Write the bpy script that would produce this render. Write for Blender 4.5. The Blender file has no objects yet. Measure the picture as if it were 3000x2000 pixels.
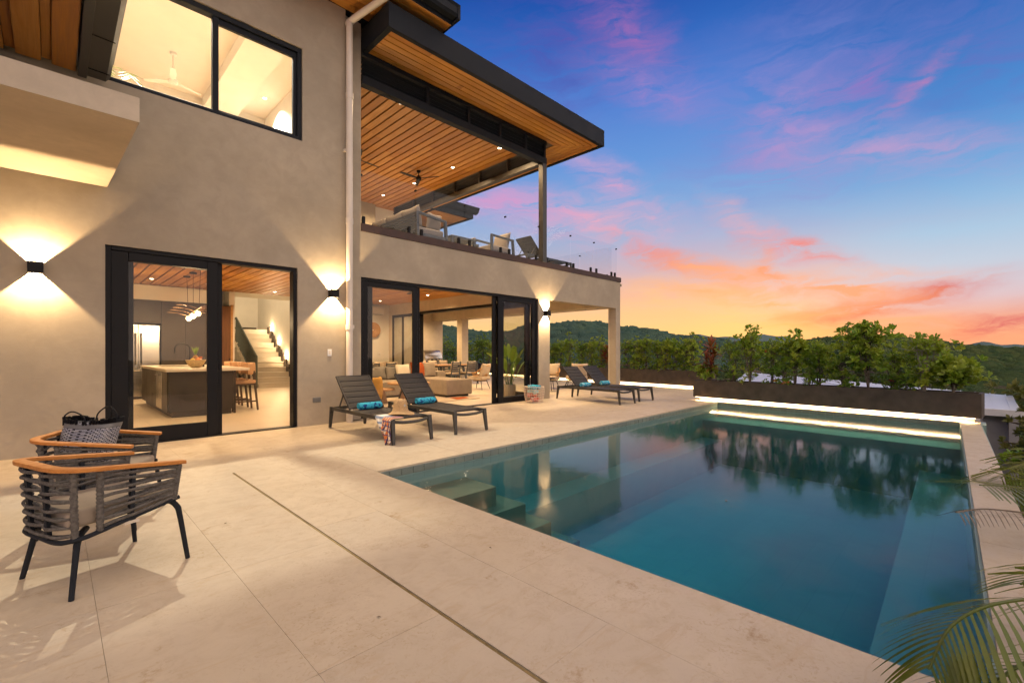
import bpy, bmesh, math, random
import numpy as np
from mathutils import Vector, Matrix, Euler, noise as mnoise
R = math.radians
random.seed(7); rng = np.random.default_rng(7)
SC = bpy.context.scene
COL = SC.collection

# ------------------------------------------------------------------ camera
cd = bpy.data.cameras.new('camera'); cam = bpy.data.objects.new('camera', cd); COL.objects.link(cam)
cam.location = (0, 0, 1.27); cam.rotation_euler = (R(90), 0, R(-45))
cd.sensor_width = 36; cd.lens = 16.116; cd.shift_y = 31/3000
cd.clip_start = 0.02; cd.clip_end = 6000
SC.camera = cam
SC.render.engine = 'CYCLES'
cy = SC.cycles
cy.use_denoising = True
try: cy.denoiser = 'OPENIMAGEDENOISE'
except Exception: pass
cy.max_bounces = 7; cy.diffuse_bounces = 3; cy.glossy_bounces = 4; cy.transmission_bounces = 6; cy.transparent_max_bounces = 40
cy.sample_clamp_indirect = 4.0; cy.caustics_reflective = False; cy.caustics_refractive = False
cy.use_light_tree = True; cy.use_adaptive_sampling = True; cy.adaptive_threshold = .04; cy.adaptive_min_samples = 12
vs = SC.view_settings; vs.view_transform = 'Standard'; vs.look = 'None'; vs.exposure = 0.5; vs.gamma = 1.0

# ------------------------------------------------------------------ colour
def lin(c):
    return tuple(((v/255)/12.92 if v/255 <= .04045 else ((v/255+.055)/1.055)**2.4) for v in c)
def rgba(c): return (c[0], c[1], c[2], 1)

# ------------------------------------------------------------------ world: dusk sky
W = bpy.data.worlds.new('World'); SC.world = W; W.use_nodes = True
def build_world():
    nt = W.node_tree; nt.nodes.clear(); L = nt.links
    N = lambda t: nt.nodes.new(t)
    def math_(op, a, b=None, clamp=False):
        n = N('ShaderNodeMath'); n.operation = op; n.use_clamp = clamp
        for i, v in enumerate((a, b)):
            if v is None: continue
            if isinstance(v, (int, float)): n.inputs[i].default_value = v
            else: L.new(v, n.inputs[i])
        return n.outputs[0]
    tc = N('ShaderNodeTexCoord'); nrm = N('ShaderNodeVectorMath'); nrm.operation = 'NORMALIZE'
    L.new(tc.outputs['Generated'], nrm.inputs[0])
    sep = N('ShaderNodeSeparateXYZ'); L.new(nrm.outputs[0], sep.inputs[0])
    x, y, z = sep.outputs
    az = math_('ARCTAN2', math_('SUBTRACT', x, y), math_('ADD', x, y))
    el = math_('ARCSINE', z)
    comb = N('ShaderNodeCombineXYZ'); L.new(az, comb.inputs[0]); L.new(el, comb.inputs[1])
    # ragged edges: warp the azimuth / elevation with noise
    nz = N('ShaderNodeTexNoise'); nz.inputs['Scale'].default_value = 6.0; nz.inputs['Detail'].default_value = 9; nz.inputs['Roughness'].default_value = .6
    mp = N('ShaderNodeMapping'); mp.inputs['Scale'].default_value = (1.0, 1.0, 2.2); L.new(nrm.outputs[0], mp.inputs[0]); L.new(mp.outputs[0], nz.inputs['Vector'])
    sub = N('ShaderNodeVectorMath'); sub.operation = 'SUBTRACT'; L.new(nz.outputs['Color'], sub.inputs[0]); sub.inputs[1].default_value = (.5, .5, .5)
    scl = N('ShaderNodeVectorMath'); scl.operation = 'MULTIPLY'; L.new(sub.outputs[0], scl.inputs[0]); scl.inputs[1].default_value = (.16, .07, 0)
    wv = N('ShaderNodeVectorMath'); wv.operation = 'ADD'; L.new(comb.outputs[0], wv.inputs[0]); L.new(scl.outputs[0], wv.inputs[1])
    # streaks used to tear the patches
    n2 = N('ShaderNodeTexNoise'); n2.inputs['Scale'].default_value = 11; n2.inputs['Detail'].default_value = 10; n2.inputs['Roughness'].default_value = .62; n2.inputs['Distortion'].default_value = .6
    m2 = N('ShaderNodeMapping'); m2.inputs['Rotation'].default_value = (0, 0, R(-14)); m2.inputs['Scale'].default_value = (.8, 3.6, 1); L.new(wv.outputs[0], m2.inputs[0]); L.new(m2.outputs[0], n2.inputs['Vector'])
    tear = N('ShaderNodeMapRange'); tear.inputs['From Min'].default_value = .36; tear.inputs['From Max'].default_value = .66; tear.inputs['To Min'].default_value = .10; tear.inputs['To Max'].default_value = 1.5
    L.new(n2.outputs['Fac'], tear.inputs['Value'])
    def ramp(stops):
        r = N('ShaderNodeValToRGB'); e = r.color_ramp.elements
        while len(e) > 1: e.remove(e[-1])
        for i, (d, c) in enumerate(stops):
            p = d/90
            if i == 0: e[0].position = p; e[0].color = rgba(lin(c))
            else:
                q = e.new(p); q.color = rgba(lin(c))
        return r
    t = math_('MULTIPLY', el, 2/math.pi, True)
    ra = ramp([(0, (252, 196, 116)), (1.5, (254, 212, 132)), (4.5, (252, 202, 146)), (7, (244, 186, 160)), (9.5, (210, 180, 188)), (13, (168, 180, 212)), (17, (126, 170, 220)), (22, (98, 150, 218)), (28, (80, 128, 210)), (33, (44, 104, 192)), (38, (14, 76, 168)), (60, (9, 52, 128)), (90, (8, 44, 112))])
    rb = ramp([(0, (244, 164, 122)), (1.5, (246, 172, 132)), (3.2, (236, 172, 152)), (5, (216, 192, 200)), (8, (190, 204, 222)), (11, (164, 198, 226)), (16, (110, 168, 220)), (21, (72, 140, 210)), (28, (36, 106, 188)), (34, (18, 80, 164)), (40, (10, 66, 150)), (60, (8, 50, 124)), (90, (8, 44, 112))])
    for r in (ra, rb): L.new(t, r.inputs[0])
    fm = N('ShaderNodeMapRange'); fm.interpolation_type = 'SMOOTHSTEP'; fm.inputs['From Min'].default_value = R(22); fm.inputs['From Max'].default_value = R(44); L.new(az, fm.inputs['Value'])
    mix = N('ShaderNodeMixRGB'); L.new(fm.outputs[0], mix.inputs[0]); L.new(ra.outputs[0], mix.inputs[1]); L.new(rb.outputs[0], mix.inputs[2])
    # away from the sunset the horizon is dimmer and blue-grey
    rc = ramp([(0, (128, 122, 158)), (6, (150, 134, 172)), (13, (118, 128, 178)), (24, (72, 100, 168)), (40, (26, 70, 148)), (60, (10, 52, 126)), (90, (8, 44, 112))]); L.new(t, rc.inputs[0])
    fa = N('ShaderNodeMapRange'); fa.interpolation_type = 'SMOOTHSTEP'; fa.inputs['From Min'].default_value = R(52); fa.inputs['From Max'].default_value = R(130); L.new(math_('ABSOLUTE', math_('SUBTRACT', az, R(12))), fa.inputs['Value'])
    mxc = N('ShaderNodeMixRGB'); L.new(fa.outputs[0], mxc.inputs[0]); L.new(mix.outputs[0], mxc.inputs[1]); L.new(rc.outputs[0], mxc.inputs[2])
    cur = mxc.outputs[0]
    def ae(px, py):
        r = (px-1500)/1343; a = math.atan(r)
        return a, math.atan((1031-py)/1343*math.cos(a))
    patches = [  # place of each cloud in the sky, half length / half width (in degrees), tilt, colour, opacity
        (1650, 120, 17, 9, 20, (84, 80, 172), .5), (2900, 150, 10, 6, -20, (96, 112, 192), .55), (2300, 330, 15, 10, 35, (124, 130, 204), .5),
        (2000, 890, 17, 4.0, 3, (255, 200, 138), .6), (2330, 945, 12, 2.2, 2, (255, 216, 124), .6),
        (1850, 80, 9, 3.4, -32, (176, 110, 180), .5), (1890, 262, 11, 3.0, -24, (172, 132, 200), .52), (2310, 385, 7, 5.5, -60, (176, 144, 204), .6),
        (2520, 250, 5, 3.4, 0, (142, 116, 194), .6), (2700, 255, 5, 1.2, 36, (194, 126, 182), .55), (2640, 440, 14, 2.8, -13, (182, 154, 204), .62),
        (1780, 530, 9, 2.4, -35, (200, 162, 204), .7), (1720, 650, 16, 3.6, -8, (226, 172, 196), .85), (1480, 600, 12, 3, -6, (206, 156, 204), .8),
        (1970, 752, 10, 1.7, -20, (238, 140, 132), 1), (2330, 728, 6, 1.5, -18, (244, 122, 106), 1), (2220, 680, 8, 1.6, -40, (214, 172, 190), .7), (2262, 800, 3.6, 1.2, -65, (250, 152, 110), .9),
        (2570, 888, 10, 1.5, 10, (214, 96, 98), 1.1), (2430, 842, 9, 1.6, -10, (246, 164, 126), .9), (2750, 955, 13, 1.4, 0, (246, 158, 116), .7),
        (2960, 935, 5, 1.5, 6, (212, 104, 112), .95), (2150, 800, 11, 1.7, -16, (250, 170, 130), .9), (2050, 850, 10, 1.2, -10, (252, 180, 128), .8), (2450, 905, 9, .9, 6, (250, 170, 118), .8), (2230, 870, 8, 1.1, -30, (250, 176, 120), .7), (2640, 800, 8, 1.0, -8, (240, 178, 160), .7)]
    for px, py, l, w, tilt, c, o in patches:
        a, e = ae(px, py)
        m = N('ShaderNodeMapping'); m.vector_type = 'TEXTURE'
        m.inputs['Location'].default_value = (a, e, 0); m.inputs['Rotation'].default_value = (0, 0, R(tilt)); m.inputs['Scale'].default_value = (R(l)*1.15, R(w)*1.25, 1)
        L.new(wv.outputs[0], m.inputs[0])
        g = N('ShaderNodeTexGradient'); g.gradient_type = 'QUADRATIC_SPHERE'; L.new(m.outputs[0], g.inputs[0])
        f = math_('MULTIPLY', math_('MULTIPLY', math_('POWER', g.outputs['Fac'], .7), tear.outputs[0]), o*1.15, True)
        mx = N('ShaderNodeMixRGB'); L.new(f, mx.inputs[0]); L.new(cur, mx.inputs[1]); mx.inputs[2].default_value = rgba(lin(c))
        cur = mx.outputs[0]
    # thin pink streaks all round the sky, so that it goes on outside the frame
    n3 = N('ShaderNodeTexNoise'); n3.inputs['Scale'].default_value = 3.2; n3.inputs['Detail'].default_value = 9; n3.inputs['Roughness'].default_value = .6
    m3 = N('ShaderNodeMapping'); m3.inputs['Rotation'].default_value = (0, 0, R(-20)); m3.inputs['Scale'].default_value = (.7, 3.0, 1); L.new(wv.outputs[0], m3.inputs[0]); L.new(m3.outputs[0], n3.inputs['Vector'])
    mr = N('ShaderNodeMapRange'); mr.inputs['From Min'].default_value = .5; mr.inputs['From Max'].default_value = .78; mr.inputs['To Max'].default_value = .10; L.new(n3.outputs['Fac'], mr.inputs['Value'])
    hi = N('ShaderNodeMapRange'); hi.inputs['From Min'].default_value = R(6); hi.inputs['From Max'].default_value = R(22); L.new(el, hi.inputs['Value'])
    pk = N('ShaderNodeMixRGB'); pk.inputs[1].default_value = rgba(lin((248, 150, 110))); pk.inputs[2].default_value = rgba(lin((176, 128, 196))); L.new(hi.outputs[0], pk.inputs[0])
    mx = N('ShaderNodeMixRGB'); L.new(mr.outputs[0], mx.inputs[0]); L.new(cur, mx.inputs[1]); L.new(pk.outputs[0], mx.inputs[2]); cur = mx.outputs[0]
    # a low Nishita sky with its sun just under the horizon adds the even dusk light
    sky = N('ShaderNodeTexSky'); sky.sky_type = 'NISHITA'; sky.sun_disc = False; sky.sun_elevation = R(1.0); sky.sun_rotation = R(76)
    b1 = N('ShaderNodeBackground'); L.new(cur, b1.inputs['Color']); b1.inputs['Strength'].default_value = SKY
    b2 = N('ShaderNodeBackground'); L.new(sky.outputs[0], b2.inputs['Color']); b2.inputs['Strength'].default_value = .010
    ad = N('ShaderNodeAddShader'); L.new(b1.outputs[0], ad.inputs[0]); L.new(b2.outputs[0], ad.inputs[1])
    out = N('ShaderNodeOutputWorld'); L.new(ad.outputs[0], out.inputs[0])
SKY = 0.70
build_world()
W.cycles.sampling_method = 'MANUAL'; W.cycles.sample_map_resolution = 256
# added fill: a very broad sun lamp from behind the camera (no visible disc, no hard shadow)
sl = bpy.data.lights.new('dusk_fill', 'SUN'); sl.energy = 2.2; sl.angle = R(120); sl.color = (1.0, .76, .50)
so = bpy.data.objects.new('dusk_fill', sl); COL.objects.link(so)
so.rotation_euler = Vector((.10, .62, -.72)).to_track_quat('-Z', 'Y').to_euler(); so.location = (0, 0, 30)
WARM = (1.0, .68, .36)
SCW, BALW, KITW, LIVW, TERW, BEDW, STW = 135, 340, 165, 200, 420, 1500, 220

# ------------------------------------------------------------------ materials
MATS = {}
class NT:
    def __init__(s, name):
        s.m = bpy.data.materials.new(name); s.m.use_nodes = True; s.t = s.m.node_tree; s.t.nodes.clear()
        s.out = s.n('ShaderNodeOutputMaterial'); MATS[name] = s.m
    def n(s, t, **kw):
        x = s.t.nodes.new(t)
        for k, v in kw.items():
            if hasattr(x, k): setattr(x, k, v)
        return x
    def l(s, a, b): s.t.links.new(a, b)
    def bsdf(s, base=(.5, .5, .5), rough=.5, metal=0, spec=.5):
        b = s.n('ShaderNodeBsdfPrincipled'); b.inputs['Base Color'].default_value = rgba(base); b.inputs['Roughness'].default_value = rough
        b.inputs['Metallic'].default_value = metal; b.inputs['Specular IOR Level'].default_value = spec
        s.l(b.outputs[0], s.out.inputs[0]); s.b = b; return b
    def pos(s, scale=(1, 1, 1), world=False, rnd=False, rot=(0, 0, 0)):
        if world:
            g = s.n('ShaderNodeNewGeometry'); v = g.outputs['Position']
        else:
            g = s.n('ShaderNodeTexCoord'); v = g.outputs['Object']
        if rnd:
            oi = s.n('ShaderNodeObjectInfo'); mm = s.n('ShaderNodeVectorMath', operation='MULTIPLY_ADD')
            s.l(oi.outputs['Random'], mm.inputs[0]); mm.inputs[1].default_value = (37.1, 91.7, 53.3); s.l(v, mm.inputs[2]); v = mm.outputs[0]
        mp = s.n('ShaderNodeMapping'); mp.inputs['Scale'].default_value = scale; mp.inputs['Rotation'].default_value = rot; s.l(v, mp.inputs[0]); return mp.outputs[0]
    def noise(s, v, scale, detail=4, rough=.55, dist=0):
        x = s.n('ShaderNodeTexNoise'); x.inputs['Scale'].default_value = scale; x.inputs['Detail'].default_value = detail; x.inputs['Roughness'].default_value = rough; x.inputs['Distortion'].default_value = dist
        s.l(v, x.inputs['Vector']); return x.outputs['Fac']
    def mr(s, v, a, b, c=0, d=1):
        x = s.n('ShaderNodeMapRange'); s.l(v, x.inputs['Value'])
        for k, q in zip(('From Min', 'From Max', 'To Min', 'To Max'), (a, b, c, d)): x.inputs[k].default_value = q
        return x.outputs[0]
    def mix(s, f, a, b, mode='MIX'):
        x = s.n('ShaderNodeMixRGB', blend_type=mode)
        for i, q in enumerate((f, a, b)):
            if isinstance(q, (int, float)): x.inputs[i].default_value = q
            elif isinstance(q, tuple): x.inputs[i].default_value = rgba(q)
            else: s.l(q, x.inputs[i])
        return x.outputs[0]
    def bump(s, v, strength=.2, dist=.01):
        x = s.n('ShaderNodeBump'); x.inputs['Strength'].default_value = strength; x.inputs['Distance'].default_value = dist; s.l(v, x.inputs['Height'])
        s.l(x.outputs[0], s.b.inputs['Normal'])
    def ofac(s):
        return s.n('ShaderNodeObjectInfo').outputs['Random']

def plain(name, c, rough=.5, metal=0, spec=.4, var=.12, scale=8, bump=.0, bscale=80, world=False):
    m = NT(name); m.bsdf(c, rough, metal, spec)
    p = m.pos(world=world, rnd=True); f = m.noise(p, scale, 5)
    lo = tuple(v*(1-var) for v in c); hi = tuple(min(1, v*(1+var)) for v in c)
    m.l(m.mix(m.mr(f, .3, .7), lo, hi), m.b.inputs['Base Color'])
    m.l(m.mr(f, .3, .7, rough*.88, min(1, rough*1.12)), m.b.inputs['Roughness'])
    if bump: m.bump(m.noise(p, bscale, 3), bump, .004)
    return m.m

def stucco(name, c):
    m = NT(name); m.bsdf(c, .86, 0, .25)
    p = m.pos(world=True)
    a = m.noise(p, .9, 5, .6); b = m.noise(p, 4.5, 6, .65, .8); d = m.noise(m.pos((1, 1, 3.5), True, False, (0, R(25), 0)), 7, 6, .7)
    col = m.mix(m.mr(a, .3, .7), tuple(v*.80 for v in c), tuple(min(1, v*1.08) for v in c))
    col = m.mix(m.mr(b, .40, .72, 0, .45), col, (c[0]*.74, c[1]*.74, c[2]*.75))
    col = m.mix(m.mr(d, .55, .8, 0, .3), col, (c[0]*1.15, c[1]*1.14, c[2]*1.1))
    m.l(col, m.b.inputs['Base Color'])
    m.bump(m.mix(.5, m.noise(p, 40, 4, .7), d), .16, .006)
    return m.m
stucco('stucco', (.42, .358, .268)); stucco('stucco_light', (.58, .49, .365))
plain('plaster_white', (.78, .74, .66), .8, 0, .2, .04, 2)

def wood(name, c1, c2, c3, stretch=(9, .9, 9), rough=.42, grain=1.0):
    m = NT(name); m.bsdf(c1, rough, 0, .4)
    p = m.pos(stretch, False, True)
    f = m.noise(p, 1.6, 6, .6, 1.2); g = m.noise(m.pos(tuple(v*(9 if v > 2 else 2) for v in stretch), False, True), 1.3, 3, .5)
    r = m.ofac()
    base = m.mix(r, c1, c2)
    col = m.mix(m.mr(f, .36, .68), base, c3)
    col = m.mix(m.mr(g, .42, .75, 0, .32*grain), col, tuple(v*.45 for v in c3))
    col = m.mix(m.mr(r, 0, 1, 0, .22), col, (.9, .62, .30), 'SOFT_LIGHT')
    m.l(col, m.b.inputs['Base Color']); m.l(m.mr(f, .3, .7, rough*.8, rough*1.25), m.b.inputs['Roughness'])
    m.bump(g, .12, .002)
    return m.m
wood('cedar_y', (.60, .285, .055), (.26, .10, .018), (.42, .18, .032), (9, .7, 9))
wood('cedar_x', (.66, .315, .062), (.28, .11, .02), (.45, .195, .036), (.7, 9, 9))
wood('teak', (.58, .24, .05), (.54, .22, .045), (.44, .165, .032), (3, 14, 14), .5)
wood('oak', (.45, .27, .12), (.40, .23, .10), (.33, .18, .075), (2.5, 12, 12), .45)
wood('dark_wood', (.105, .072, .05), (.085, .058, .04), (.06, .042, .03), (8, 8, .9), .5, .6)
wood('brown_door', (.14, .065, .03), (.12, .055, .026), (.085, .04, .02), (8, 8, .8), .5, .6)
plain('black_metal', (.006, .006, .007), .45, .0, .2, .15, 5, .05, 300)
plain('charcoal_metal', (.015, .018, .023), .6, .0, .15, .15, 4, .05, 200)
plain('gray_metal', (.17, .17, .165), .45, .2, .5, .1, 5)
plain('bronze_metal', (.055, .05, .043), .45, .1, .5, .15, 5, .05, 200)
plain('green_steel', (.10, .115, .098), .5, .1, .5, .12, 4)
plain('brown_trim', (.062, .034, .026), .6, 0, .4, .2, 9, .1, 60)
plain('white_pvc', (.68, .61, .52), .42, 0, .5, .05, 3)
plain('white_paint', (.78, .77, .73), .5, 0, .5, .05, 4)
plain('steel', (.58, .56, .53), .24, 1.0, .5, .06, 2)
plain('steel_dark', (.22, .215, .2), .3, 1.0, .5, .1, 2)
plain('sling', (.028, .026, .026), .62, 0, .35, .18, 5, .35, 500)
plain('lounger_frame', (.046, .043, .038), .45, .1, .45, .12, 5)
plain('cushion_beige', (.46, .37, .27), .9, 0, .15, .1, 5, .25, 350)
plain('cushion_taupe', (.30, .245, .185), .92, 0, .12, .12, 5, .3, 350)
plain('cushion_gray', (.20, .18, .155), .92, 0, .12, .14, 5, .3, 350)
plain('cushion_cream', (.68, .60, .48), .92, 0, .12, .06, 5, .3, 350)
plain('cushion_rust', (.36, .085, .025), .9, 0, .12, .14, 5, .3, 300)
plain('balcony_cushion', (.30, .26, .22), .9, 0, .15, .08, 4, .2, 300)
plain('chair_gray', (.085, .092, .10), .5, .1, .4, .1, 4)
plain('rope_gray', (.125, .114, .10), .95, 0, .1, .35, 60, .8, 260)
plain('rattan', (.46, .24, .075), .55, 0, .35, .28, 30, .3, 200)
plain('concrete_brown', (.078, .062, .048), .72, 0, .3, .28, 5, .25, 60)
plain('soil', (.03, .022, .016), 1, 0, .1, .5, 20, 1, 40)
plain('cabinet', (.042, .031, .023), .5, 0, .45, .16, 3)
plain('counter', (.62, .54, .43), .3, 0, .5, .06, 6)
plain('stone_step', (.64, .57, .46), .5, 0, .4, .06, 3)
plain('skirting', (.055, .043, .034), .6)
plain('roof_white', (.62, .66, .70), .42, .2, .5, .06, 1)
plain('roof_dark', (.05, .055, .062), .5)
plain('wall_gray', (.36, .35, .34), .85, 0, .2, .1, 1)
plain('straw', (.50, .33, .16), .85, 0, .2, .25, 70, .8, 160)
plain('basket_wire', (.72, .58, .44), .5, 0, .4, .1, 6)
plain('bark', (.17, .135, .10), .9, 0, .2, .35, 18, .6, 50)
plain('bark_pale', (.34, .29, .23), .9, 0, .2, .3, 18, .6, 50)
plain('flower_red', (.62, .035, .02), .6, 0, .3, .3, 40)
plain('flower_orange', (.70, .16, .05), .6, 0, .3, .3, 40)
plain('clay_bowl', (.60, .46, .26), .8, 0, .2, .25, 45, .3, 90)
plain('lemon', (.75, .55, .04), .5); plain('orange_fruit', (.80, .27, .02), .5); plain('pineapple_skin', (.36, .19, .04), .7, 0, .3, .5, 60, .8, 60)
plain('amber', (.45, .10, .015), .2)
plain('ceramic_gray', (.42, .41, .37), .45)
plain('leather_tan', (.50, .29, .15), .6, 0, .4, .1, 6, .1, 120)
plain('drawer_mustard', (.50, .25, .04), .8)
plain('drain_brass', (.30, .225, .10), .5, .6, .5, .3, 12)
poolmat_ = None
plain('pool_light', (.16, .24, .24), .3)

def leafmat(name, c1, c2, c3, rough=.42, trans=.25):
    m = NT(name); b = m.bsdf(c1, rough, 0, .45)
    p = m.pos(world=True); f = m.noise(p, 2.6, 3, .6); r = m.n('ShaderNodeNewGeometry').outputs['Random Per Island']
    col = m.mix(r, c1, c2); col = m.mix(m.mr(f, .38, .66, 0, .65), col, c3)
    m.l(col, b.inputs['Base Color'])
    tr = m.n('ShaderNodeBsdfTranslucent'); m.l(m.mix(.5, col, (.45, .55, .04), 'MULTIPLY'), tr.inputs[0])
    col2 = m.mix(.35, col, (.5, .6, .05)); m.l(col2, tr.inputs[0])
    mx = m.n('ShaderNodeMixShader'); mx.inputs[0].default_value = trans; m.l(b.outputs[0], mx.inputs[1]); m.l(tr.outputs[0], mx.inputs[2]); m.l(mx.outputs[0], m.out.inputs[0])
    return m.m
leafmat('leaf_bright', (.27, .40, .035), (.12, .25, .028), (.45, .46, .05), .42, .4)
leafmat('leaf_green', (.17, .31, .035), (.08, .19, .03), (.30, .37, .045), .42, .38)
leafmat('leaf_dark', (.045, .085, .026), (.075, .115, .03), (.03, .06, .02), .55, .2)
leafmat('leaf_palm', (.115, .15, .015), (.075, .115, .014), (.17, .15, .02), .4, .3)
leafmat('leaf_red', (.24, .02, .03), (.11, .016, .02), (.42, .09, .03), .4, .3)
leafmat('leaf_house', (.09, .20, .022), (.05, .13, .018), (.15, .25, .03), .35, .25)
leafmat('leaf_olive', (.14, .15, .03), (.09, .11, .028), (.24, .2, .045), .5, .25)
def forest(name, a, b, c):
    m = NT(name); m.bsdf(a, .95, 0, .05)
    p = m.pos(world=True); f = m.noise(p, .55, 5, .7); g = m.noise(p, .018, 3); r = m.n('ShaderNodeNewGeometry').outputs['Random Per Island']
    col = m.mix(m.mr(f, .34, .66), a, b); col = m.mix(m.mr(r, 0, 1, 0, .55), col, c); col = m.mix(m.mr(g, .4, .62, 0, .4), col, a)
    m.l(col, m.b.inputs['Base Color']); m.bump(m.noise(p, 1.4, 5, .75), 1.0, .9)
forest('forest_far', (.05, .10, .088), (.08, .14, .10), (.11, .16, .095))  # bluish base colour stands in for distance haze
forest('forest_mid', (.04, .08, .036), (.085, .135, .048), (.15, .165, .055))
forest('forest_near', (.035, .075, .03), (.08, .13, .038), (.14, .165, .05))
plain('hill_ground', (.055, .06, .028), 1, 0, .05, .3, .02, 0, 1, True)
plain('far_hill', (.10, .15, .15), 1, 0, .05, .2, .02, .4, .05, True)  # pale blue-gray carries the distance haze in the colour

def paving():
    m = NT('paving'); c = (.60, .495, .375); m.bsdf(c, .55, 0, .38)
    p = m.pos(world=True); r = m.ofac()
    a = m.noise(p, 1.1, 5, .6); b = m.noise(p, 7, 7, .68, .6); s = m.noise(m.pos((1, 1, 1), True, True), 3.6, 8, .75); fine = m.noise(p, 60, 5, .7)
    v = m.noise(m.pos((1.2, 5, 1), True, True, (0, 0, R(70))), 2.2, 7, .7, 1.2)
    col = m.mix(m.mr(a, .3, .7), (.50, .41, .285), (.61, .515, .375))
    col = m.mix(m.mr(r, 0, 1, 0, .6), col, (.53, .455, .345))
    col = m.mix(m.mr(b, .48, .72, 0, .5), col, (.44, .345, .225))
    col = m.mix(m.mr(v, .54, .66, 0, .4), col, (.47, .345, .205))
    col = m.mix(m.mr(s, .60, .70, 0, .8), col, (.33, .205, .09))
    col = m.mix(m.mr(fine, .3, .42, .30, 0), col, (.36, .28, .2))
    wm = m.noise(p, 22, 4, .6, 2.5); ms = m.noise(p, 1.6, 3)
    wf = m.n('ShaderNodeMath', operation='MULTIPLY'); m.l(m.mr(wm, .56, .64, 0, .55), wf.inputs[0]); m.l(m.mr(ms, .42, .62), wf.inputs[1]); col = m.mix(wf.outputs[0], col, (.40, .285, .16))
    m.l(col, m.b.inputs['Base Color']); m.l(m.mr(b, .3, .7, .42, .66), m.b.inputs['Roughness'])
    m.bump(m.mix(.6, fine, b), .18, .003)
paving()
plain('joint', (.24, .19, .135), .95)
def floor_mat():
    m = NT('floor_tile'); m.bsdf((.60, .5, .36), .4, 0, .4)
    p = m.pos(world=True); br = m.n('ShaderNodeTexBrick'); m.l(p, br.inputs[0]); br.inputs['Scale'].default_value = 1; br.inputs['Brick Width'].default_value = 1.2; br.inputs['Row Height'].default_value = .6
    br.inputs['Mortar Size'].default_value = .004; br.inputs['Color1'].default_value = (.60, .50, .37, 1); br.inputs['Color2'].default_value = (.57, .475, .35, 1); br.inputs['Mortar'].default_value = (.40, .33, .24, 1)
    f = m.noise(p, 2.4, 6, .65); m.l(m.mix(m.mr(f, .4, .75, 0, .35), br.outputs[0], (.50, .40, .28)), m.b.inputs['Base Color'])
floor_mat()
def poolmat(name, c, v):
    m = NT(name); m.bsdf(c, .45, 0, .4); p = m.pos(world=True)
    br = m.n('ShaderNodeTexBrick'); m.l(p, br.inputs[0]); br.inputs['Scale'].default_value = 1; br.inputs['Brick Width'].default_value = .6; br.inputs['Row Height'].default_value = .3; br.inputs['Mortar Size'].default_value = .004
    br.inputs['Color1'].default_value = rgba(c); br.inputs['Color2'].default_value = rgba(tuple(q*.95 for q in c)); br.inputs['Mortar'].default_value = rgba(tuple(q*.88 for q in c))
    f = m.noise(p, 3, 6, .65); m.l(m.mix(m.mr(f, .35, .7, 0, .5), br.outputs[0], v), m.b.inputs['Base Color'])
poolmat('pool_stone', (.29, .39, .35), (.22, .32, .30)); poolmat('pool_step', (.20, .185, .13), (.15, .14, .10)); poolmat('pool_tile', (.20, .235, .20), (.13, .16, .14))  # pool_step brown carries the house's warm reflection in its base colour
def emit(name, c, s, sample=False):
    m = NT(name); e = m.n('ShaderNodeEmission'); e.inputs[0].default_value = rgba(c); e.inputs[1].default_value = s; m.l(e.outputs[0], m.out.inputs[0])
    if not sample: m.m.cycles.emission_sampling = 'NONE'
    return m.m
emit('lamp_glow', (1, .82, .58), 30); emit('bulb_glow', (1, .74, .42), 9); emit('led_glow', (1, .72, .40), 7, True); emit('lamp_white', (1, .9, .74), 16)
def schlick(m, f0, f90=1.0, normal=None):   # the same reflectance from both sides of a thin sheet
    lw = m.n('ShaderNodeLayerWeight'); lw.inputs[0].default_value = .5
    if normal is not None: m.l(normal, lw.inputs['Normal'])
    p = m.n('ShaderNodeMath', operation='POWER'); m.l(lw.outputs['Facing'], p.inputs[0]); p.inputs[1].default_value = 5
    return m.mr(p.outputs[0], 0, 1, f0, f90)
def glass(name, tint=(1, 1, 1), rough=0.0, refl=1.0, f90=None):
    m = NT(name); t = m.n('ShaderNodeBsdfTransparent'); t.inputs[0].default_value = rgba(tint); g = m.n('ShaderNodeBsdfGlossy'); g.inputs['Roughness'].default_value = rough
    mx = m.n('ShaderNodeMixShader'); m.l(schlick(m, .043*refl, f90 or min(1, refl*.8)), mx.inputs[0]); m.l(t.outputs[0], mx.inputs[1]); m.l(g.outputs[0], mx.inputs[2]); m.l(mx.outputs[0], m.out.inputs[0])
glass('door_glass', (.96, .96, .94), 0, .75); glass('window_glass', (.97, .97, .95), 0, .45); glass('rail_glass', (.93, .955, .975), 0, .7, .06)
def water():
    m = NT('water'); t = m.n('ShaderNodeBsdfTransparent'); t.inputs[0].default_value = (.92, .98, 1, 1); g = m.n('ShaderNodeBsdfGlossy'); g.inputs['Roughness'].default_value = .075
    mx = m.n('ShaderNodeMixShader')
    p = m.pos((1, 1, 1), True); bp = m.n('ShaderNodeBump'); bp.inputs['Strength'].default_value = .07; bp.inputs['Distance'].default_value = .012
    m.l(m.noise(m.pos((1, 1, 1), True), 6.5, 3, .5, .3), bp.inputs['Height']); m.l(bp.outputs[0], g.inputs['Normal'])
    m.l(schlick(m, .035, .95, bp.outputs[0]), mx.inputs[0]); m.l(t.outputs[0], mx.inputs[1]); m.l(g.outputs[0], mx.inputs[2]); m.l(mx.outputs[0], m.out.inputs[0])
    va = m.n('ShaderNodeVolumeAbsorption'); va.inputs['Color'].default_value = (.02, .70, .78, 1); va.inputs['Density'].default_value = .74; m.l(va.outputs[0], m.out.inputs['Volume'])
water()
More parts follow.
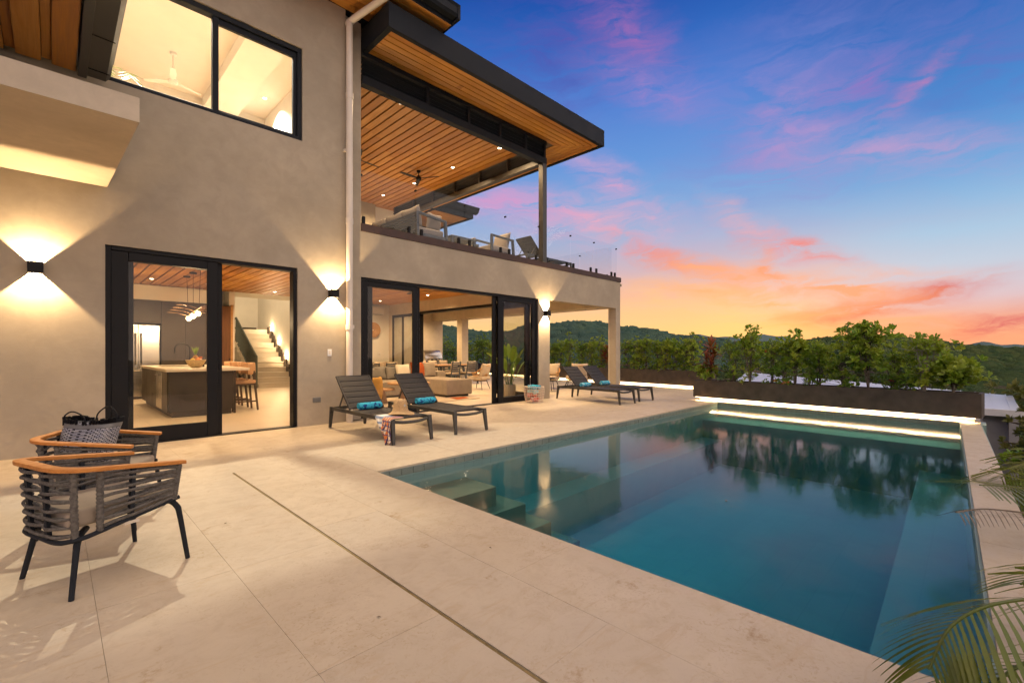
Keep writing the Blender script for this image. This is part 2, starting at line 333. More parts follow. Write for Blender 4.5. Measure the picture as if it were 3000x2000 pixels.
def stripes():
    m = NT('towel_stripe'); m.bsdf((.8, .72, .62), .95, 0, .1); p = m.pos(); s = m.n('ShaderNodeSeparateXYZ'); m.l(p, s.inputs[0])
    def wv(ax, sc, ph, lo, hi):
        x = m.n('ShaderNodeMath', operation='MULTIPLY_ADD'); m.l(s.outputs[ax], x.inputs[0]); x.inputs[1].default_value = sc; x.inputs[2].default_value = ph
        y = m.n('ShaderNodeMath', operation='SINE'); m.l(x.outputs[0], y.inputs[0]); return m.mr(y.outputs[0], lo, hi)
    side = m.mr(s.outputs[1], -.80, -.81)
    white = m.mix(wv(2, 95, 0, .15, .35), (.78, .72, .64), (.22, .27, .36))
    col = m.mix(wv(1, 105, 0, .0, .3), (.80, .66, .48), (.72, .22, .06)); col = m.mix(wv(1, 105, 2.2, .72, .85), col, (.10, .05, .10)); col = m.mix(wv(2, 105, 0, .66, .8), col, (.12, .10, .22))
    m.l(m.mix(side, white, col), m.b.inputs['Base Color']); m.bump(m.noise(p, 260, 2), .4, .004)
stripes()
def bluetowel(name, a, b, sc):
    m = NT(name); m.bsdf(a, .95, 0, .1); p = m.pos(rnd=True); f = m.noise(p, sc, 2, .5, .8)
    m.l(m.mix(m.mr(f, .55, .58), a, b), m.b.inputs['Base Color']); m.bump(m.noise(p, 300, 2), .6, .004)
bluetowel('towel_blue', (.055, .42, .60), (.02, .06, .22), 16); bluetowel('towel_blue2', (.05, .34, .52), (.40, .62, .68), 22); bluetowel('towel_coral', (.70, .17, .12), (.80, .60, .55), 18); bluetowel('towel_aqua', (.36, .62, .62), (.66, .72, .70), 14)
def weave():
    m = NT('bag_weave'); m.bsdf((.1, .1, .12), .5, 0, .4); p = m.pos((1, 1, 1)); uv = m.n('ShaderNodeUVMap').outputs[0]
    mp = m.n('ShaderNodeMapping'); mp.inputs['Scale'].default_value = (52, 30, 1); m.l(uv, mp.inputs[0])
    br = m.n('ShaderNodeTexBrick'); m.l(mp.outputs[0], br.inputs[0]); br.inputs['Scale'].default_value = 1; br.inputs['Brick Width'].default_value = 2; br.inputs['Row Height'].default_value = 1; br.inputs['Mortar Size'].default_value = .22
    br.inputs['Color1'].default_value = (.62, .61, .60, 1); br.inputs['Color2'].default_value = (.34, .36, .44, 1); br.inputs['Mortar'].default_value = (.012, .012, .02, 1)
    m.l(br.outputs[0], m.b.inputs['Base Color']); x = m.n('ShaderNodeBump'); x.inputs['Strength'].default_value = .8; x.inputs['Distance'].default_value = .006; m.l(br.outputs['Fac'], x.inputs['Height']); x.invert = True; m.l(x.outputs[0], m.b.inputs['Normal'])
weave()
def potmat():
    m = NT('pot_pattern'); m.bsdf((.5, .4, .28), .7, 0, .3); uv = m.n('ShaderNodeUVMap').outputs[0]
    mp = m.n('ShaderNodeMapping'); mp.inputs['Scale'].default_value = (10, 4, 1); mp.inputs['Rotation'].default_value = (0, 0, 0); m.l(uv, mp.inputs[0])
    fr = m.n('ShaderNodeVectorMath', operation='FRACTION'); m.l(mp.outputs[0], fr.inputs[0]); sb = m.n('ShaderNodeVectorMath', operation='SUBTRACT'); m.l(fr.outputs[0], sb.inputs[0]); sb.inputs[1].default_value = (.5, .5, 0)
    ab = m.n('ShaderNodeVectorMath', operation='ABSOLUTE'); m.l(sb.outputs[0], ab.inputs[0]); s = m.n('ShaderNodeSeparateXYZ'); m.l(ab.outputs[0], s.inputs[0])
    ad = m.n('ShaderNodeMath', operation='ADD'); m.l(s.outputs[0], ad.inputs[0]); m.l(s.outputs[1], ad.inputs[1])
    w = m.n('ShaderNodeMath', operation='PINGPONG'); m.l(ad.outputs[0], w.inputs[0]); w.inputs[1].default_value = .17
    m.l(m.mix(m.mr(w.outputs[0], .07, .10), (.60, .50, .36), (.045, .035, .028)), m.b.inputs['Base Color'])
potmat()

# ------------------------------------------------------------------ mesh helpers
class MB:
    def __init__(s): s.v = []; s.f = []; s.uv = None
    def add(s, vs, fs):
        o = len(s.v); s.v += [tuple(p) for p in vs]; s.f += [tuple(i+o for i in f) for f in fs]; return s
    def box(s, x0, x1, y0, y1, z0, z1):
        return s.add([(x0, y0, z0), (x1, y0, z0), (x1, y1, z0), (x0, y1, z0), (x0, y0, z1), (x1, y0, z1), (x1, y1, z1), (x0, y1, z1)],
                     [(0, 3, 2, 1), (4, 5, 6, 7), (0, 1, 5, 4), (1, 2, 6, 5), (2, 3, 7, 6), (3, 0, 4, 7)])
    def bar(s, p0, p1, w, h, up=(0, 0, 1), w1=None, h1=None):
        p0 = Vector(p0); p1 = Vector(p1); d = (p1-p0).normalized(); u = Vector(up)
        if abs(d.dot(u)) > .98: u = Vector((1, 0, 0))
        a = d.cross(u).normalized(); b = a.cross(d).normalized(); w1 = w if w1 is None else w1; h1 = h if h1 is None else h1
        vs = []
        for p, ww, hh in ((p0, w, h), (p1, w1, h1)):
            for i, j in ((-1, -1), (1, -1), (1, 1), (-1, 1)): vs.append(p+a*i*ww/2+b*j*hh/2)
        return s.add(vs, [(3, 2, 1, 0), (4, 5, 6, 7), (0, 1, 5, 4), (1, 2, 6, 5), (2, 3, 7, 6), (3, 0, 4, 7)])
    def tube(s, pts, r, n=8, cap=True, closed=False, flat=None):
        pts = [Vector(p) for p in pts]; m = len(pts); rs = r if isinstance(r, (list, tuple)) else [r]*m
        vs = []; fs = []; prev = None
        for i, p in enumerate(pts):
            if closed: d = pts[(i+1) % m]-pts[i-1]
            else: d = pts[min(i+1, m-1)]-pts[max(i-1, 0)]
            d = d.normalized() if d.length > 1e-9 else Vector((0, 0, 1))
            if prev is None:
                u = Vector((0, 0, 1)) if abs(d.z) < .9 else Vector((1, 0, 0)); a = d.cross(u).normalized()
            else:
                a = prev-d*prev.dot(d); a = a.normalized() if a.length > 1e-6 else d.orthogonal().normalized()
            prev = a; b = d.cross(a)
            for k in range(n):
                t = 2*math.pi*k/n
                fa, fb = (1, 1) if flat is None else flat
                vs.append(p+a*math.cos(t)*rs[i]*fa+b*math.sin(t)*rs[i]*fb)
        for i in range(m-1 if not closed else m):
            j = (i+1) % m
            for k in range(n): fs.append((i*n+k, i*n+(k+1) % n, j*n+(k+1) % n, j*n+k))
        if cap and not closed: fs.append(tuple(range(n-1, -1, -1))); fs.append(tuple((m-1)*n+k for k in range(n)))
        return s.add(vs, fs)
    def lathe(s, prof, c=(0, 0, 0), n=20, sx=1, sy=1):
        vs = []; fs = []
        for r, z in prof:
            for k in range(n):
                t = 2*math.pi*k/n; vs.append((c[0]+r*sx*math.cos(t), c[1]+r*sy*math.sin(t), c[2]+z))
        for i in range(len(prof)-1):
            for k in range(n): fs.append((i*n+k, i*n+(k+1) % n, (i+1)*n+(k+1) % n, (i+1)*n+k))
        if prof[0][0] > 1e-4: fs.append(tuple(range(n-1, -1, -1)))
        if prof[-1][0] > 1e-4: fs.append(tuple((len(prof)-1)*n+k for k in range(n)))
        return s.add(vs, fs)
    def prism(s, poly, z0, z1):
        n = len(poly); return s.add([(x, y, z0) for x, y in poly]+[(x, y, z1) for x, y in poly], [tuple(range(n-1, -1, -1)), tuple(range(n, 2*n))]+[(i, (i+1) % n, n+(i+1) % n, n+i) for i in range(n)])
    def extrude(s, poly, f0, f1):   # poly of 2-D points mapped by f0 / f1 to the two end faces
        n = len(poly); return s.add([f0(*p) for p in poly]+[f1(*p) for p in poly], [tuple(range(n-1, -1, -1)), tuple(range(n, 2*n))]+[(i, (i+1) % n, n+(i+1) % n, n+i) for i in range(n)])
    def grid(s, fn, nu, nv, closed_u=False):
        o = len(s.v)
        for j in range(nv+1):
            for i in range(nu+1): s.v.append(tuple(fn(i/nu, j/nv)))
        for j in range(nv):
            for i in range(nu):
                a = o+j*(nu+1)+i; s.f.append((a, a+1, a+nu+2, a+nu+1))
        return s
    def mesh(s, name, mat=None, smooth=False, bevel=0, seg=2, angle=35, fixn=True):
        me = bpy.data.meshes.new(name); me.from_pydata(s.v, [], s.f); me.update()
        if bevel or fixn:
            bm = bmesh.new(); bm.from_mesh(me)
            if fixn: bmesh.ops.recalc_face_normals(bm, faces=bm.faces)
            if bevel:
                es = [e for e in bm.edges if len(e.link_faces) == 2 and e.calc_face_angle(0) > R(30)]
                bmesh.ops.bevel(bm, geom=es, offset=bevel, segments=seg, profile=.6, affect='EDGES', clamp_overlap=True)
            bm.to_mesh(me); bm.free()
        if smooth:
            me.polygons.foreach_set('use_smooth', [True]*len(me.polygons))
            try: me.set_sharp_from_angle(angle=R(angle))
            except Exception: pass
        if mat: me.materials.append(MATS[mat])
        return me
    def build(s, name, mat, parent=None, smooth=False, bevel=0, seg=2, angle=35, fixn=True):
        return link(name, s.mesh(name, mat, smooth, bevel, seg, angle, fixn), parent)
def link(name, me, parent=None, loc=None, rot=None):
    o = bpy.data.objects.new(name, me); COL.objects.link(o)
    if parent is not None: o.parent = parent
    if loc is not None: o.location = loc
    if rot is not None: o.rotation_euler = rot
    return o
def thing(name, label, cat, loc=(0, 0, 0), rz=0, group=None):
    o = link(name, None, None, loc, (0, 0, rz)); o.empty_display_size = .1
    return tag(o, label, cat, group)
def tag(o, label, cat, group=None):
    o['label'] = label; o['category'] = cat
    if group: o['group'] = group
    return o
def struct(o, label=None):
    o['kind'] = 'structure'
    if label: o['label'] = label
    return o
def copy_tree(o, parent=None):
    c = o.copy(); COL.objects.link(c); c.parent = parent
    for ch in list(o.children): copy_tree(ch, c)
    return c
def bez(pts, n=24):   # Catmull-Rom through the points
    P = [Vector(p) for p in pts]; P = [P[0]*2-P[1]]+P+[P[-1]*2-P[-2]]; out = []
    m = len(P)-3
    for k in range(n+1):
        t = k/n*m; i = min(int(t), m-1); u = t-i; a, b, c, d = P[i:i+4]
        out.append(.5*((2*b)+(c-a)*u+(2*a-5*b+4*c-d)*u*u+(3*b-a-3*c+d)*u**3))
    return out
def wall_grid(xs, zs, opens, y0, y1, swap=False):
    """A wall slab with rectangular openings; swap=True runs it along Y."""
    m = MB(); nx, nz = len(xs)-1, len(zs)-1
    def solid(i, j):
        if i < 0 or j < 0 or i >= nx or j >= nz: return False
        cx, cz = (xs[i]+xs[i+1])/2, (zs[j]+zs[j+1])/2
        return not any(a < cx < b and c < cz < d for a, b, c, d in opens)
    P = (lambda x, y, z: (y, x, z)) if swap else (lambda x, y, z: (x, y, z))
    for i in range(nx):
        for j in range(nz):
            if not solid(i, j): continue
            a, b, c, d = xs[i], xs[i+1], zs[j], zs[j+1]
            q = lambda *p: m.add([P(*t) for t in p], [(0, 1, 2, 3)])
            q((a, y0, c), (b, y0, c), (b, y0, d), (a, y0, d)); q((a, y1, d), (b, y1, d), (b, y1, c), (a, y1, c))
            if not solid(i-1, j): q((a, y0, c), (a, y0, d), (a, y1, d), (a, y1, c))
            if not solid(i+1, j): q((b, y0, c), (b, y1, c), (b, y1, d), (b, y0, d))
            if not solid(i, j-1): q((a, y0, c), (a, y1, c), (b, y1, c), (b, y0, c))
            if not solid(i, j+1): q((a, y0, d), (b, y0, d), (b, y1, d), (a, y1, d))
    return m
def weld(me):
    bm = bmesh.new(); bm.from_mesh(me); bmesh.ops.remove_doubles(bm, verts=bm.verts, dist=1e-4); bmesh.ops.recalc_face_normals(bm, faces=bm.faces); bm.to_mesh(me); bm.free()
def lamp(kind, loc, watts, parent=None, color=WARM, size=.03, spot=None, blend=.6, rot=None):
    d = bpy.data.lights.new('lamp_light', kind); d.energy = watts; d.color = color
    if kind in ('POINT', 'SPOT'): d.shadow_soft_size = size
    if kind == 'SPOT': d.spot_size = R(spot or 110); d.spot_blend = blend
    o = bpy.data.objects.new('lamp_light', d); COL.objects.link(o); o.location = loc
    if rot: o.rotation_euler = rot
    if parent is not None: o.parent = parent
    return o
def pxg(px, X=None, Y=None):   # where a vertical plane X=.. (or Y=..) stands at that bearing
    r = (px-1500)/1343
    return X*(1-r)/(1+r) if X is not None else Y*(1+r)/(1-r)
# ================================================================== ground, deck and pool
NEARX = 2.43                                  # pool edge nearest the camera
def farx(y): return 11.66+.085*(y-.1)         # far pool edge, slightly skewed
def lefty(x): return 4.47+.012*(x-2.4)
def righty(x): return -.08+.024*(x-2.4)
deck = MB()
# sheet under the paving, with the pool cut out
deck.prism([(-7, -1), (NEARX-.02, -1), (NEARX-.02, 8.3), (-7, 8.3)], -.5, -.022)
deck.prism([(NEARX-.02, lefty(2.4)+.03), (farx(4.6), lefty(12)+.03), (16.4, 5.3), (17.4, 18.2), (NEARX-.02, 8.35)], -.5, -.022)
deck = struct(deck.build('deck', 'joint'), 'pale limestone pool deck')
# paving slabs, 0.59 x 1.22 m, each its own piece
def slab(x0, x1, y0, y1, clip=None):
    g = .0007
    poly = clip or [(x0+g, y0+g), (x1-g, y0+g), (x1-g, y1-g), (x0+g, y1-g)]
    m = MB().prism(poly, -.02, random.uniform(-.0007, .0007)); return m.build('paving_slab', 'paving', deck)
xs = [.15-.59*k for k in range(10, 0, -1)]+[.15, .74, 1.325]
for i in range(len(xs)-1):
    off = 0 if i % 2 == 0 else .61
    ys = sorted({-.62, 5.49, *[5.49-1.2233*k-(.0 if i % 2 == 0 else .0) for k in range(1, 5)]})
    for a, b in zip(ys[:-1], ys[1:]):
        slab(xs[i], xs[i+1], a, b)
for a, b in zip([-.62, 1.20, 3.35, 5.49][:-1], [1.20, 3.35, 5.49]):        # strip between the drain line and the pool coping
    slab(1.345, 1.84, a, b)
for a, b in zip([-.62, 1.86, 4.47][:-1], [1.86, 4.47]):                  # pool coping, near side
    slab(1.84, NEARX, a, b)
slab(1.84, NEARX, 4.47, 5.49)
for k in range(8):                                                       # pool coping along the left side
    x0 = NEARX+1.22*k; x1 = min(x0+1.22, 16.3)
    slab(x0, x1, 0, 0, [(x0+.002, lefty(min(x0, 12.0))+.002), (x1-.002, lefty(min(x1, 12.0))+.002), (x1-.002, 5.488), (x0+.002, 5.488)])
x0 = NEARX+1.22*8
slab(0, 0, 0, 0, [(x0+.002, lefty(12)), (16.3, 5.3), (16.3, 5.488), (x0+.002, 5.488)])
for r, (a, b) in enumerate([(5.49, 6.71), (6.71, 8.06)]):                # bands along the house
    st = -6.3+.3*(r % 2)
    while st < 16.4:
        slab(st, min(st+.59*2, 16.5), a, b if st < 3.7 else 8.2); st += .59*2
for yy in range(8):
    for k in range(6):
        slab(9.67+1.18*k, 9.67+1.18*(k+1), 8.2+1.22*yy, 8.2+1.22*(yy+1))
# narrow drain slot that runs from the cross joint towards the camera
d = MB().tube([(1.335, 5.48, -.010), (1.335, -.6, -.010)], .010, 8).build('drain_channel', 'drain_brass', deck, True)

# pool shell
PF = -1.35
pool = MB()
pool.box(NEARX-.35, 12.8, -.5, 5.0, -1.7, PF)
pool.prism([(NEARX-.30, -.5), (NEARX, -.08), (NEARX, 4.47), (NEARX-.30, 4.9)], -1.6, -.023)
pool.prism([(NEARX-.1, lefty(2.4)+.001), (farx(4.6)+.1, lefty(12.1)), (farx(4.6)+.1, 5.0), (NEARX-.1, 5.0)], -1.6, -.023)
pool.prism([(farx(-.1), -.2), (farx(4.7), 4.7), (farx(4.7)+.5, 4.9), (farx(-.1)+.5, -.2)], -1.6, -.023)
pool = struct(pool.build('swimming_pool', 'pool_stone'), 'rectangular teal swimming pool')
pool2 = MB().prism([(NEARX-.3, righty(2.4)), (farx(.1)+.2, righty(11.7)), (farx(0)+.2, -.14), (6, -.27), (NEARX-.3, -.34)], -1.6, -.02).build('pool_wall', 'pool_stone', pool)
for a, b in ((2.0, 4.4), (4.4, 6.8), (6.8, 9.2), (9.2, 11.72)):
    o = lambda x: -.12-.026*(11.7-x)
    MB().prism([(a+.002, o(a)-.0), (b-.002, o(b)), (b-.002, righty(b)-.012), (a+.002, righty(a)-.012)], -.02, .001).build('coping_slab', 'paving', pool)
for k in range(4):
    y0, y1 = .12+1.15*k, .12+1.15*(k+1)
    MB().prism([(farx(y0)-.006, y0+.002), (farx(y1)-.006, y1-.002), (farx(y1)+1.2, y1-.002), (farx(y0)+1.2, y0+.002)], -.02, .0).build('coping_slab', 'paving', pool)
MB().prism([(farx(.1)-.006, -.13), (farx(.1)+1.2, -.13), (farx(.1)+1.2, .118), (farx(.1)-.006, .118)], -.02, .0).build('coping_slab', 'paving', pool)
MB().prism([(farx(4.72)-.006, 4.724), (farx(4.72)+1.2, 4.724), (farx(5.4)+1.2, 5.45), (farx(5.4), 5.3)], -.02, .0).build('coping_slab', 'paving', pool)
# waterline tiles
tl = MB().box(-.073, .073, -.006, .01, -.075, .0).mesh('waterline_tile', 'pool_tile', False, .003, 1)
k = NEARX+.08
while k < farx(4.5):
    o = link('waterline_tile', tl, pool, (k, lefty(k)-.001, -.023-random.uniform(0, .002)), (0, 0, .012)); k += .15
k = .2
while k < 4.6:
    link('waterline_tile', tl, pool, (farx(k)-.001, k, -.023-random.uniform(0, .002)), (0, 0, R(-90-4.9))); k += .15
# steps in the near corner, side shelves and far shelf
for i, (x1, y1, z) in enumerate(((3.66, 3.92, -.30), (3.95, 3.72, -.52), (4.18, 3.52, -.74), (4.42, 3.28, -.96))):
    MB().prism([(NEARX-.01, y1), (x1, y1), (x1, lefty(x1)+.02), (NEARX-.01, lefty(2.4)+.02)], PF-.05, z).build('pool_step', 'pool_step', pool, False, .006)
MB().prism([(3.0, 4.02), (12.2, 4.12), (12.2, 4.9), (3.0, 4.9)], PF-.04, -.78).build('pool_bench', 'pool_stone', pool)
MB().prism([(NEARX-.02, -.2), (12.0, -.2), (12.0, .66), (NEARX-.02, .46)], PF-.03, -.80).build('pool_bench', 'pool_stone', pool)
MB().prism([(farx(0)-.95, -.1), (farx(0)+.1, -.1), (farx(4.7)+.1, 4.7), (farx(4.7)-.95, 4.7)], PF-.02, -.36).build('pool_bench', 'pool_stone', pool)
WZ = -.108
w = MB(); e = .03
w.prism([(NEARX-e, righty(2.4)-e), (farx(0)+e, righty(11.7)-e), (farx(4.6)+e, lefty(12)+e), (NEARX-e, lefty(2.4)+e)], PF-.2, WZ)
struct(w.build('pool_water', 'water'), 'still blue-green pool water')

# terrain: one sheet that drops behind the pool and runs out to the hills
def hash2(x, y): return mnoise.noise(Vector((x*.013, y*.013, 3.1)))
RIDGE = [(-600, 985), (300, 960), (900, 950), (1200, 948), (1290, 960), (1400, 975), (1480, 978), (1560, 955), (1610, 955), (1690, 947), (1750, 950), (1815, 963), (1900, 968), (1990, 985), (2120, 993), (2210, 989), (2300, 990), (2400, 979), (2500, 976), (2600, 979), (2720, 987), (2800, 999), (2900, 1004), (3100, 1008), (4500, 1010)]
def ridge_py(px):
    for (a, b), (c, d) in zip(RIDGE[:-1], RIDGE[1:]):
        if a <= px <= c:
            t = (px-a)/(c-a); return b+(d-b)*(3*t*t-2*t**3)
    return RIDGE[0][1] if px < RIDGE[0][0] else RIDGE[-1][1]
def ridge_dist(px):    # the ridge on the left is farther away
    t = min(1, max(0, (px-1950)/250)); return 430*(1-t)+250*t
S2 = 2**-.5
def ground_z(X, Y):
    D = S2*(X+Y); Rr = S2*(X-Y)
    if D < 3: D = 3
    px = 1500+1343*Rr/D; dr = ridge_dist(px)
    top = 1.27+(1031-ridge_py(px))/1343*dr-6.5
    base = -3.2-min(1, max(0, (D-14)/40))*9
    if px > 2600: base -= min(1, (px-2600)/500)*2.0
    t = min(1, max(0, (D-35)/(dr-35))); t = t*t*(3-2*t)
    z = base*(1-t)+top*t
    if D > dr: z = top-(D-dr)*.10
    return z+hash2(X, Y)*2.2*min(1, D/60)
xsT = np.concatenate([np.linspace(-6, 60, 45), np.linspace(75, 620, 50)])
tv = []; tf = []
ysT = np.concatenate([np.linspace(-420, -60, 26), np.linspace(-50, 70, 70), np.linspace(80, 620, 50)])
for y in ysT:
    for x in xsT:
        z = ground_z(x, y)
        if -7.2 < x < 17.8 and -.05 < y < 25: z = min(z, -1.7)
        if y < -.4 and x < 14: z = -1.1-min(1.6, (-.4-y)*.35)
        tv.append((x, y, z))
nx = len(xsT)
for j in range(len(ysT)-1):
    for i in range(nx-1): a = j*nx+i; tf.append((a, a+1, a+nx+1, a+nx))
g = MB(); g.v = tv; g.f = tf
struct(g.build('terrain', 'hill_ground', None, True, 0, 2, 180), 'wooded valley and hillside ground')
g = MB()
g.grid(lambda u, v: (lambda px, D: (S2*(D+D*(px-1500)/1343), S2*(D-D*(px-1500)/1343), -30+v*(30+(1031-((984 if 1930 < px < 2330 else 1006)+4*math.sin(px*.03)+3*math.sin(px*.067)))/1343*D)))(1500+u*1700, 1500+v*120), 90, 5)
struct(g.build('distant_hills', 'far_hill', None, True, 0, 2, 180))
# ---- forest canopy
def ico(sub):
    bm = bmesh.new(); bmesh.ops.create_icosphere(bm, subdivisions=sub, radius=1); v = np.array([p.co[:] for p in bm.verts]); f = np.array([[q.index for q in p.verts] for p in bm.faces]); bm.free(); return v, f
def np_mesh(name, V, Fc, mat, smooth=True):
    me = bpy.data.meshes.new(name); n = len(V); me.vertices.add(n); me.vertices.foreach_set('co', np.asarray(V, np.float32).ravel())
    k = Fc.shape[1]; me.loops.add(Fc.size); me.loops.foreach_set('vertex_index', Fc.astype(np.int32).ravel()); me.polygons.add(len(Fc))
    me.polygons.foreach_set('loop_start', np.arange(0, Fc.size, k, dtype=np.int32)); me.polygons.foreach_set('loop_total', np.full(len(Fc), k, np.int32))
    if smooth: me.polygons.foreach_set('use_smooth', np.ones(len(Fc), bool))
    me.update(calc_edges=True); me.validate(); me.materials.append(MATS[mat]); return me
def canopy(name, mat, label, pts, rad, sub=2):
    v0, f0 = ico(sub); Vs = []; Fs = []; o = 0
    for (x, y, z), r in zip(pts, rad):
        sc = np.array([r*rng.uniform(.85, 1.25), r*rng.uniform(.85, 1.25), r*rng.uniform(.6, .95)])
        nz = 1+.30*np.sin(v0[:, 0]*5+rng.uniform(0, 6))*np.sin(v0[:, 1]*5+rng.uniform(0, 6))*np.sin(v0[:, 2]*4+rng.uniform(0, 6))+rng.uniform(-.20, .20, len(v0))
        a = rng.uniform(0, 6.28); ca, sa = math.cos(a), math.sin(a); v = v0*nz[:, None]; v = np.stack([v[:, 0]*ca-v[:, 1]*sa, v[:, 0]*sa+v[:, 1]*ca, v[:, 2]], 1)*sc
        Vs.append(v+np.array([x, y, z])); Fs.append(f0+o); o += len(v0)
    ob = link(name, np_mesh(name, np.concatenate(Vs), np.concatenate(Fs), mat)); ob['kind'] = 'stuff'; ob['label'] = label; ob['category'] = 'forest'; return ob
def scatter(n, px0, px1, D0, D1, near_bias=1.0):
    P = []
    while len(P) < n:
        px = rng.uniform(px0, px1); D = D0+(D1(px)-D0)*rng.uniform(0, 1)**near_bias; Rr = D*(px-1500)/1343
        X, Y = S2*(D+Rr), S2*(D-Rr); P.append((X, Y, ground_z(X, Y), px, D))
    return P
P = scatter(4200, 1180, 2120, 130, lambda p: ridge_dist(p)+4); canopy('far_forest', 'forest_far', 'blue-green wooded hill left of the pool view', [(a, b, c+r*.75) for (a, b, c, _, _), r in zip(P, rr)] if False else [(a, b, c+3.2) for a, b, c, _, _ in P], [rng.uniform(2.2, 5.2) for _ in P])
P = scatter(6000, 1950, 3500, 60, lambda p: ridge_dist(p)+3, .8); canopy('hill_forest', 'forest_mid', 'dark green wooded ridge behind the planter', [(a, b, c+2.6) for a, b, c, _, _ in P], [rng.uniform(1.2, 3.4)*(.55+.45*d/250) for *_, d in P])
P = scatter(1300, 1500, 3700, 30, lambda p: 75); canopy('valley_forest', 'forest_near', 'dark tree tops in the valley below the terrace', [(a, b, c+rng.uniform(.5, 2.0)) for a, b, c, _, _ in P], [rng.uniform(.9, 2.2) for _ in P])
# ================================================================== the house
H = thing('villa', 'two-storey beige stucco villa with timber-lined flat roofs beside the pool', 'house')
W1, W2 = 8.05, 8.19                     # wall planes of the tall block and of the wing
def part(m, name, mat, parent=H, **k): return m.build(name, mat, parent, **k)
# facade of the tall block
m = wall_grid([-6.5, .30, .48, 2.92, 3.0, 3.76], [-.02, 2.69, 4.86, 6.44, 7.5], [(.48, 2.92, -1, 2.69), (.30, 3.0, 4.86, 6.44)], W1, W1+.22)
o = part(m, 'wall', 'stucco'); weld(o.data)
# facade of the wing and the beam over the terrace
m = wall_grid([3.762, 4.13, 9.20, 9.66, 12.99, 13.25], [-.02, 2.70, 3.57], [(4.13, 9.20, -1, 2.70), (9.66, 12.99, -1, 2.70)], W2, W2+.25)
o = part(m, 'wall', 'stucco'); weld(o.data)
part(MB().box(3.50, 4.13, W2+.001, W2+.25, 3.572, 7.50), 'wall', 'stucco')
part(MB().box(13.25, 13.30, W2-.03, 18, 3.44, 3.52), 'drip_moulding', 'stucco')
part(MB().box(4.131, 13.28, W2-.02, W2+.35, 3.572, 3.72), 'slab_trim', 'brown_trim', bevel=.004)
part(MB().box(3.8, 13.24, W2+.255, 18.2, 3.20, 3.70), 'floor_slab', 'plaster_white')
# inner shell of the ground floor
part(MB().box(9.40, 9.655, W2+.252, 8.62, 0, 3.12), 'pillar', 'stucco')
m = wall_grid([8.622, 14.3, 16.3], [0, 2.74, 3.14], [(8.622, 14.3, -1, 2.74)], 9.40, 9.655, True); o = part(m, 'wall', 'stucco_light'); weld(o.data)
part(MB().box(6.42, 9.7, 16.302, 16.5, 0, 3.14), 'wall', 'plaster_white')
part(MB().box(-.1, 3.95, 16.62, 16.8, 0, 3.14), 'wall', 'plaster_white')
part(MB().box(.02, .2, W1+.222, 16.62, 0, 3.14), 'wall', 'plaster_white')
part(MB().box(3.80, 3.95, 16.05, 22.6, 0, 6.2), 'wall', 'plaster_white')
part(MB().box(6.42, 6.6, 16.51, 22.6, 0, 6.2), 'wall', 'plaster_white')
part(MB().box(3.95, 6.42, 22.4, 22.6, 0, 6.2), 'wall', 'plaster_white')
part(MB().box(3.7, 6.7, 16.05, 22.7, 6.21, 6.3), 'stairwell_ceiling', 'plaster_white')
part(MB().box(3.951, 6.419, 16.05, 16.2, 3.16, 6.2), 'wall', 'plaster_white')
part(MB().box(9.66, 13.12, 17.8, 18.0, 0, 3.2), 'wall', 'stucco_light')
part(MB().box(12.52, 13.22, W2+.252, 18.2, 2.72, 3.19), 'beam', 'stucco_light')
part(MB().box(12.99, 13.245, W2+.252, W2+.29, 0, 2.70), 'column', 'stucco_light')
part(MB().box(12.62, 12.98, 15.72, 16.06, 0, 2.72), 'column', 'stucco_light')
part(MB().box(12.62, 12.98, 12.1, 12.4, 0, 2.72), 'column', 'stucco_light') if False else None
part(MB().box(9.66, 12.52, W2+.252, 17.8, 3.13, 3.19), 'terrace_ceiling', 'stucco_light')
fl = part(MB().prism([(-.1, W1-.012), (3.76, W1-.012), (3.76, W2), (9.66, W2), (9.66, 16.5), (6.6, 16.5), (6.6, 22.6), (3.6, 22.6), (3.6, 16.8), (-.1, 16.8)], -.3, -.004), 'floor', 'floor_tile')
part(MB().box(-1, 3.8, W1+.2, 16.8, 3.17, 3.4), 'floor_slab', 'plaster_white')
# timber ceilings, board by board
def boards(x0, x1, y0, y1, z, w, mat, name='ceiling_board', gap=.014, t=.022, parent=H, backing=True, jointlen=None, dark=True):
    if backing: part(MB().box(x0, x1, y0, y1, z+t+.004, z+t+.03), 'ceiling_backing', 'dark_wood', parent)
    n = max(1, round((x1-x0)/w)); w = (x1-x0)/n; meshes = {}
    for i in range(n):
        ys = [y0]
        if jointlen:
            q = y0+random.uniform(.4, jointlen)
            while q < y1-.4: ys.append(q); q += random.uniform(.7*jointlen, 1.2*jointlen)
        ys.append(y1)
        for a, b in zip(ys[:-1], ys[1:]):
            L = round(b-a, 2); key = L
            if key not in meshes: meshes[key] = MB().box(-w/2+gap/2, w/2-gap/2, -(L-.003)/2, (L-.003)/2, 0, t).mesh(name, mat, False, .003, 1)
            link(name, meshes[key], parent, (x0+w*(i+.5), (a+b)/2, z))
boards(.2, 6.42, W1+.222, 16.05, 3.12, .207, 'cedar_y', jointlen=None, gap=.030)
boards(6.42, 9.40, W2+.252, 16.30, 3.115, .207, 'cedar_y', jointlen=None, gap=.028)
part(MB().box(3.84, 6.42, 15.6, 16.05, 3.121, 3.16), 'ceiling_backing', 'dark_wood') if False else None
part(MB().box(6.415, 6.425, W2+.26, 16.3, 3.14, 3.19), 'ceiling_backing', 'dark_wood')

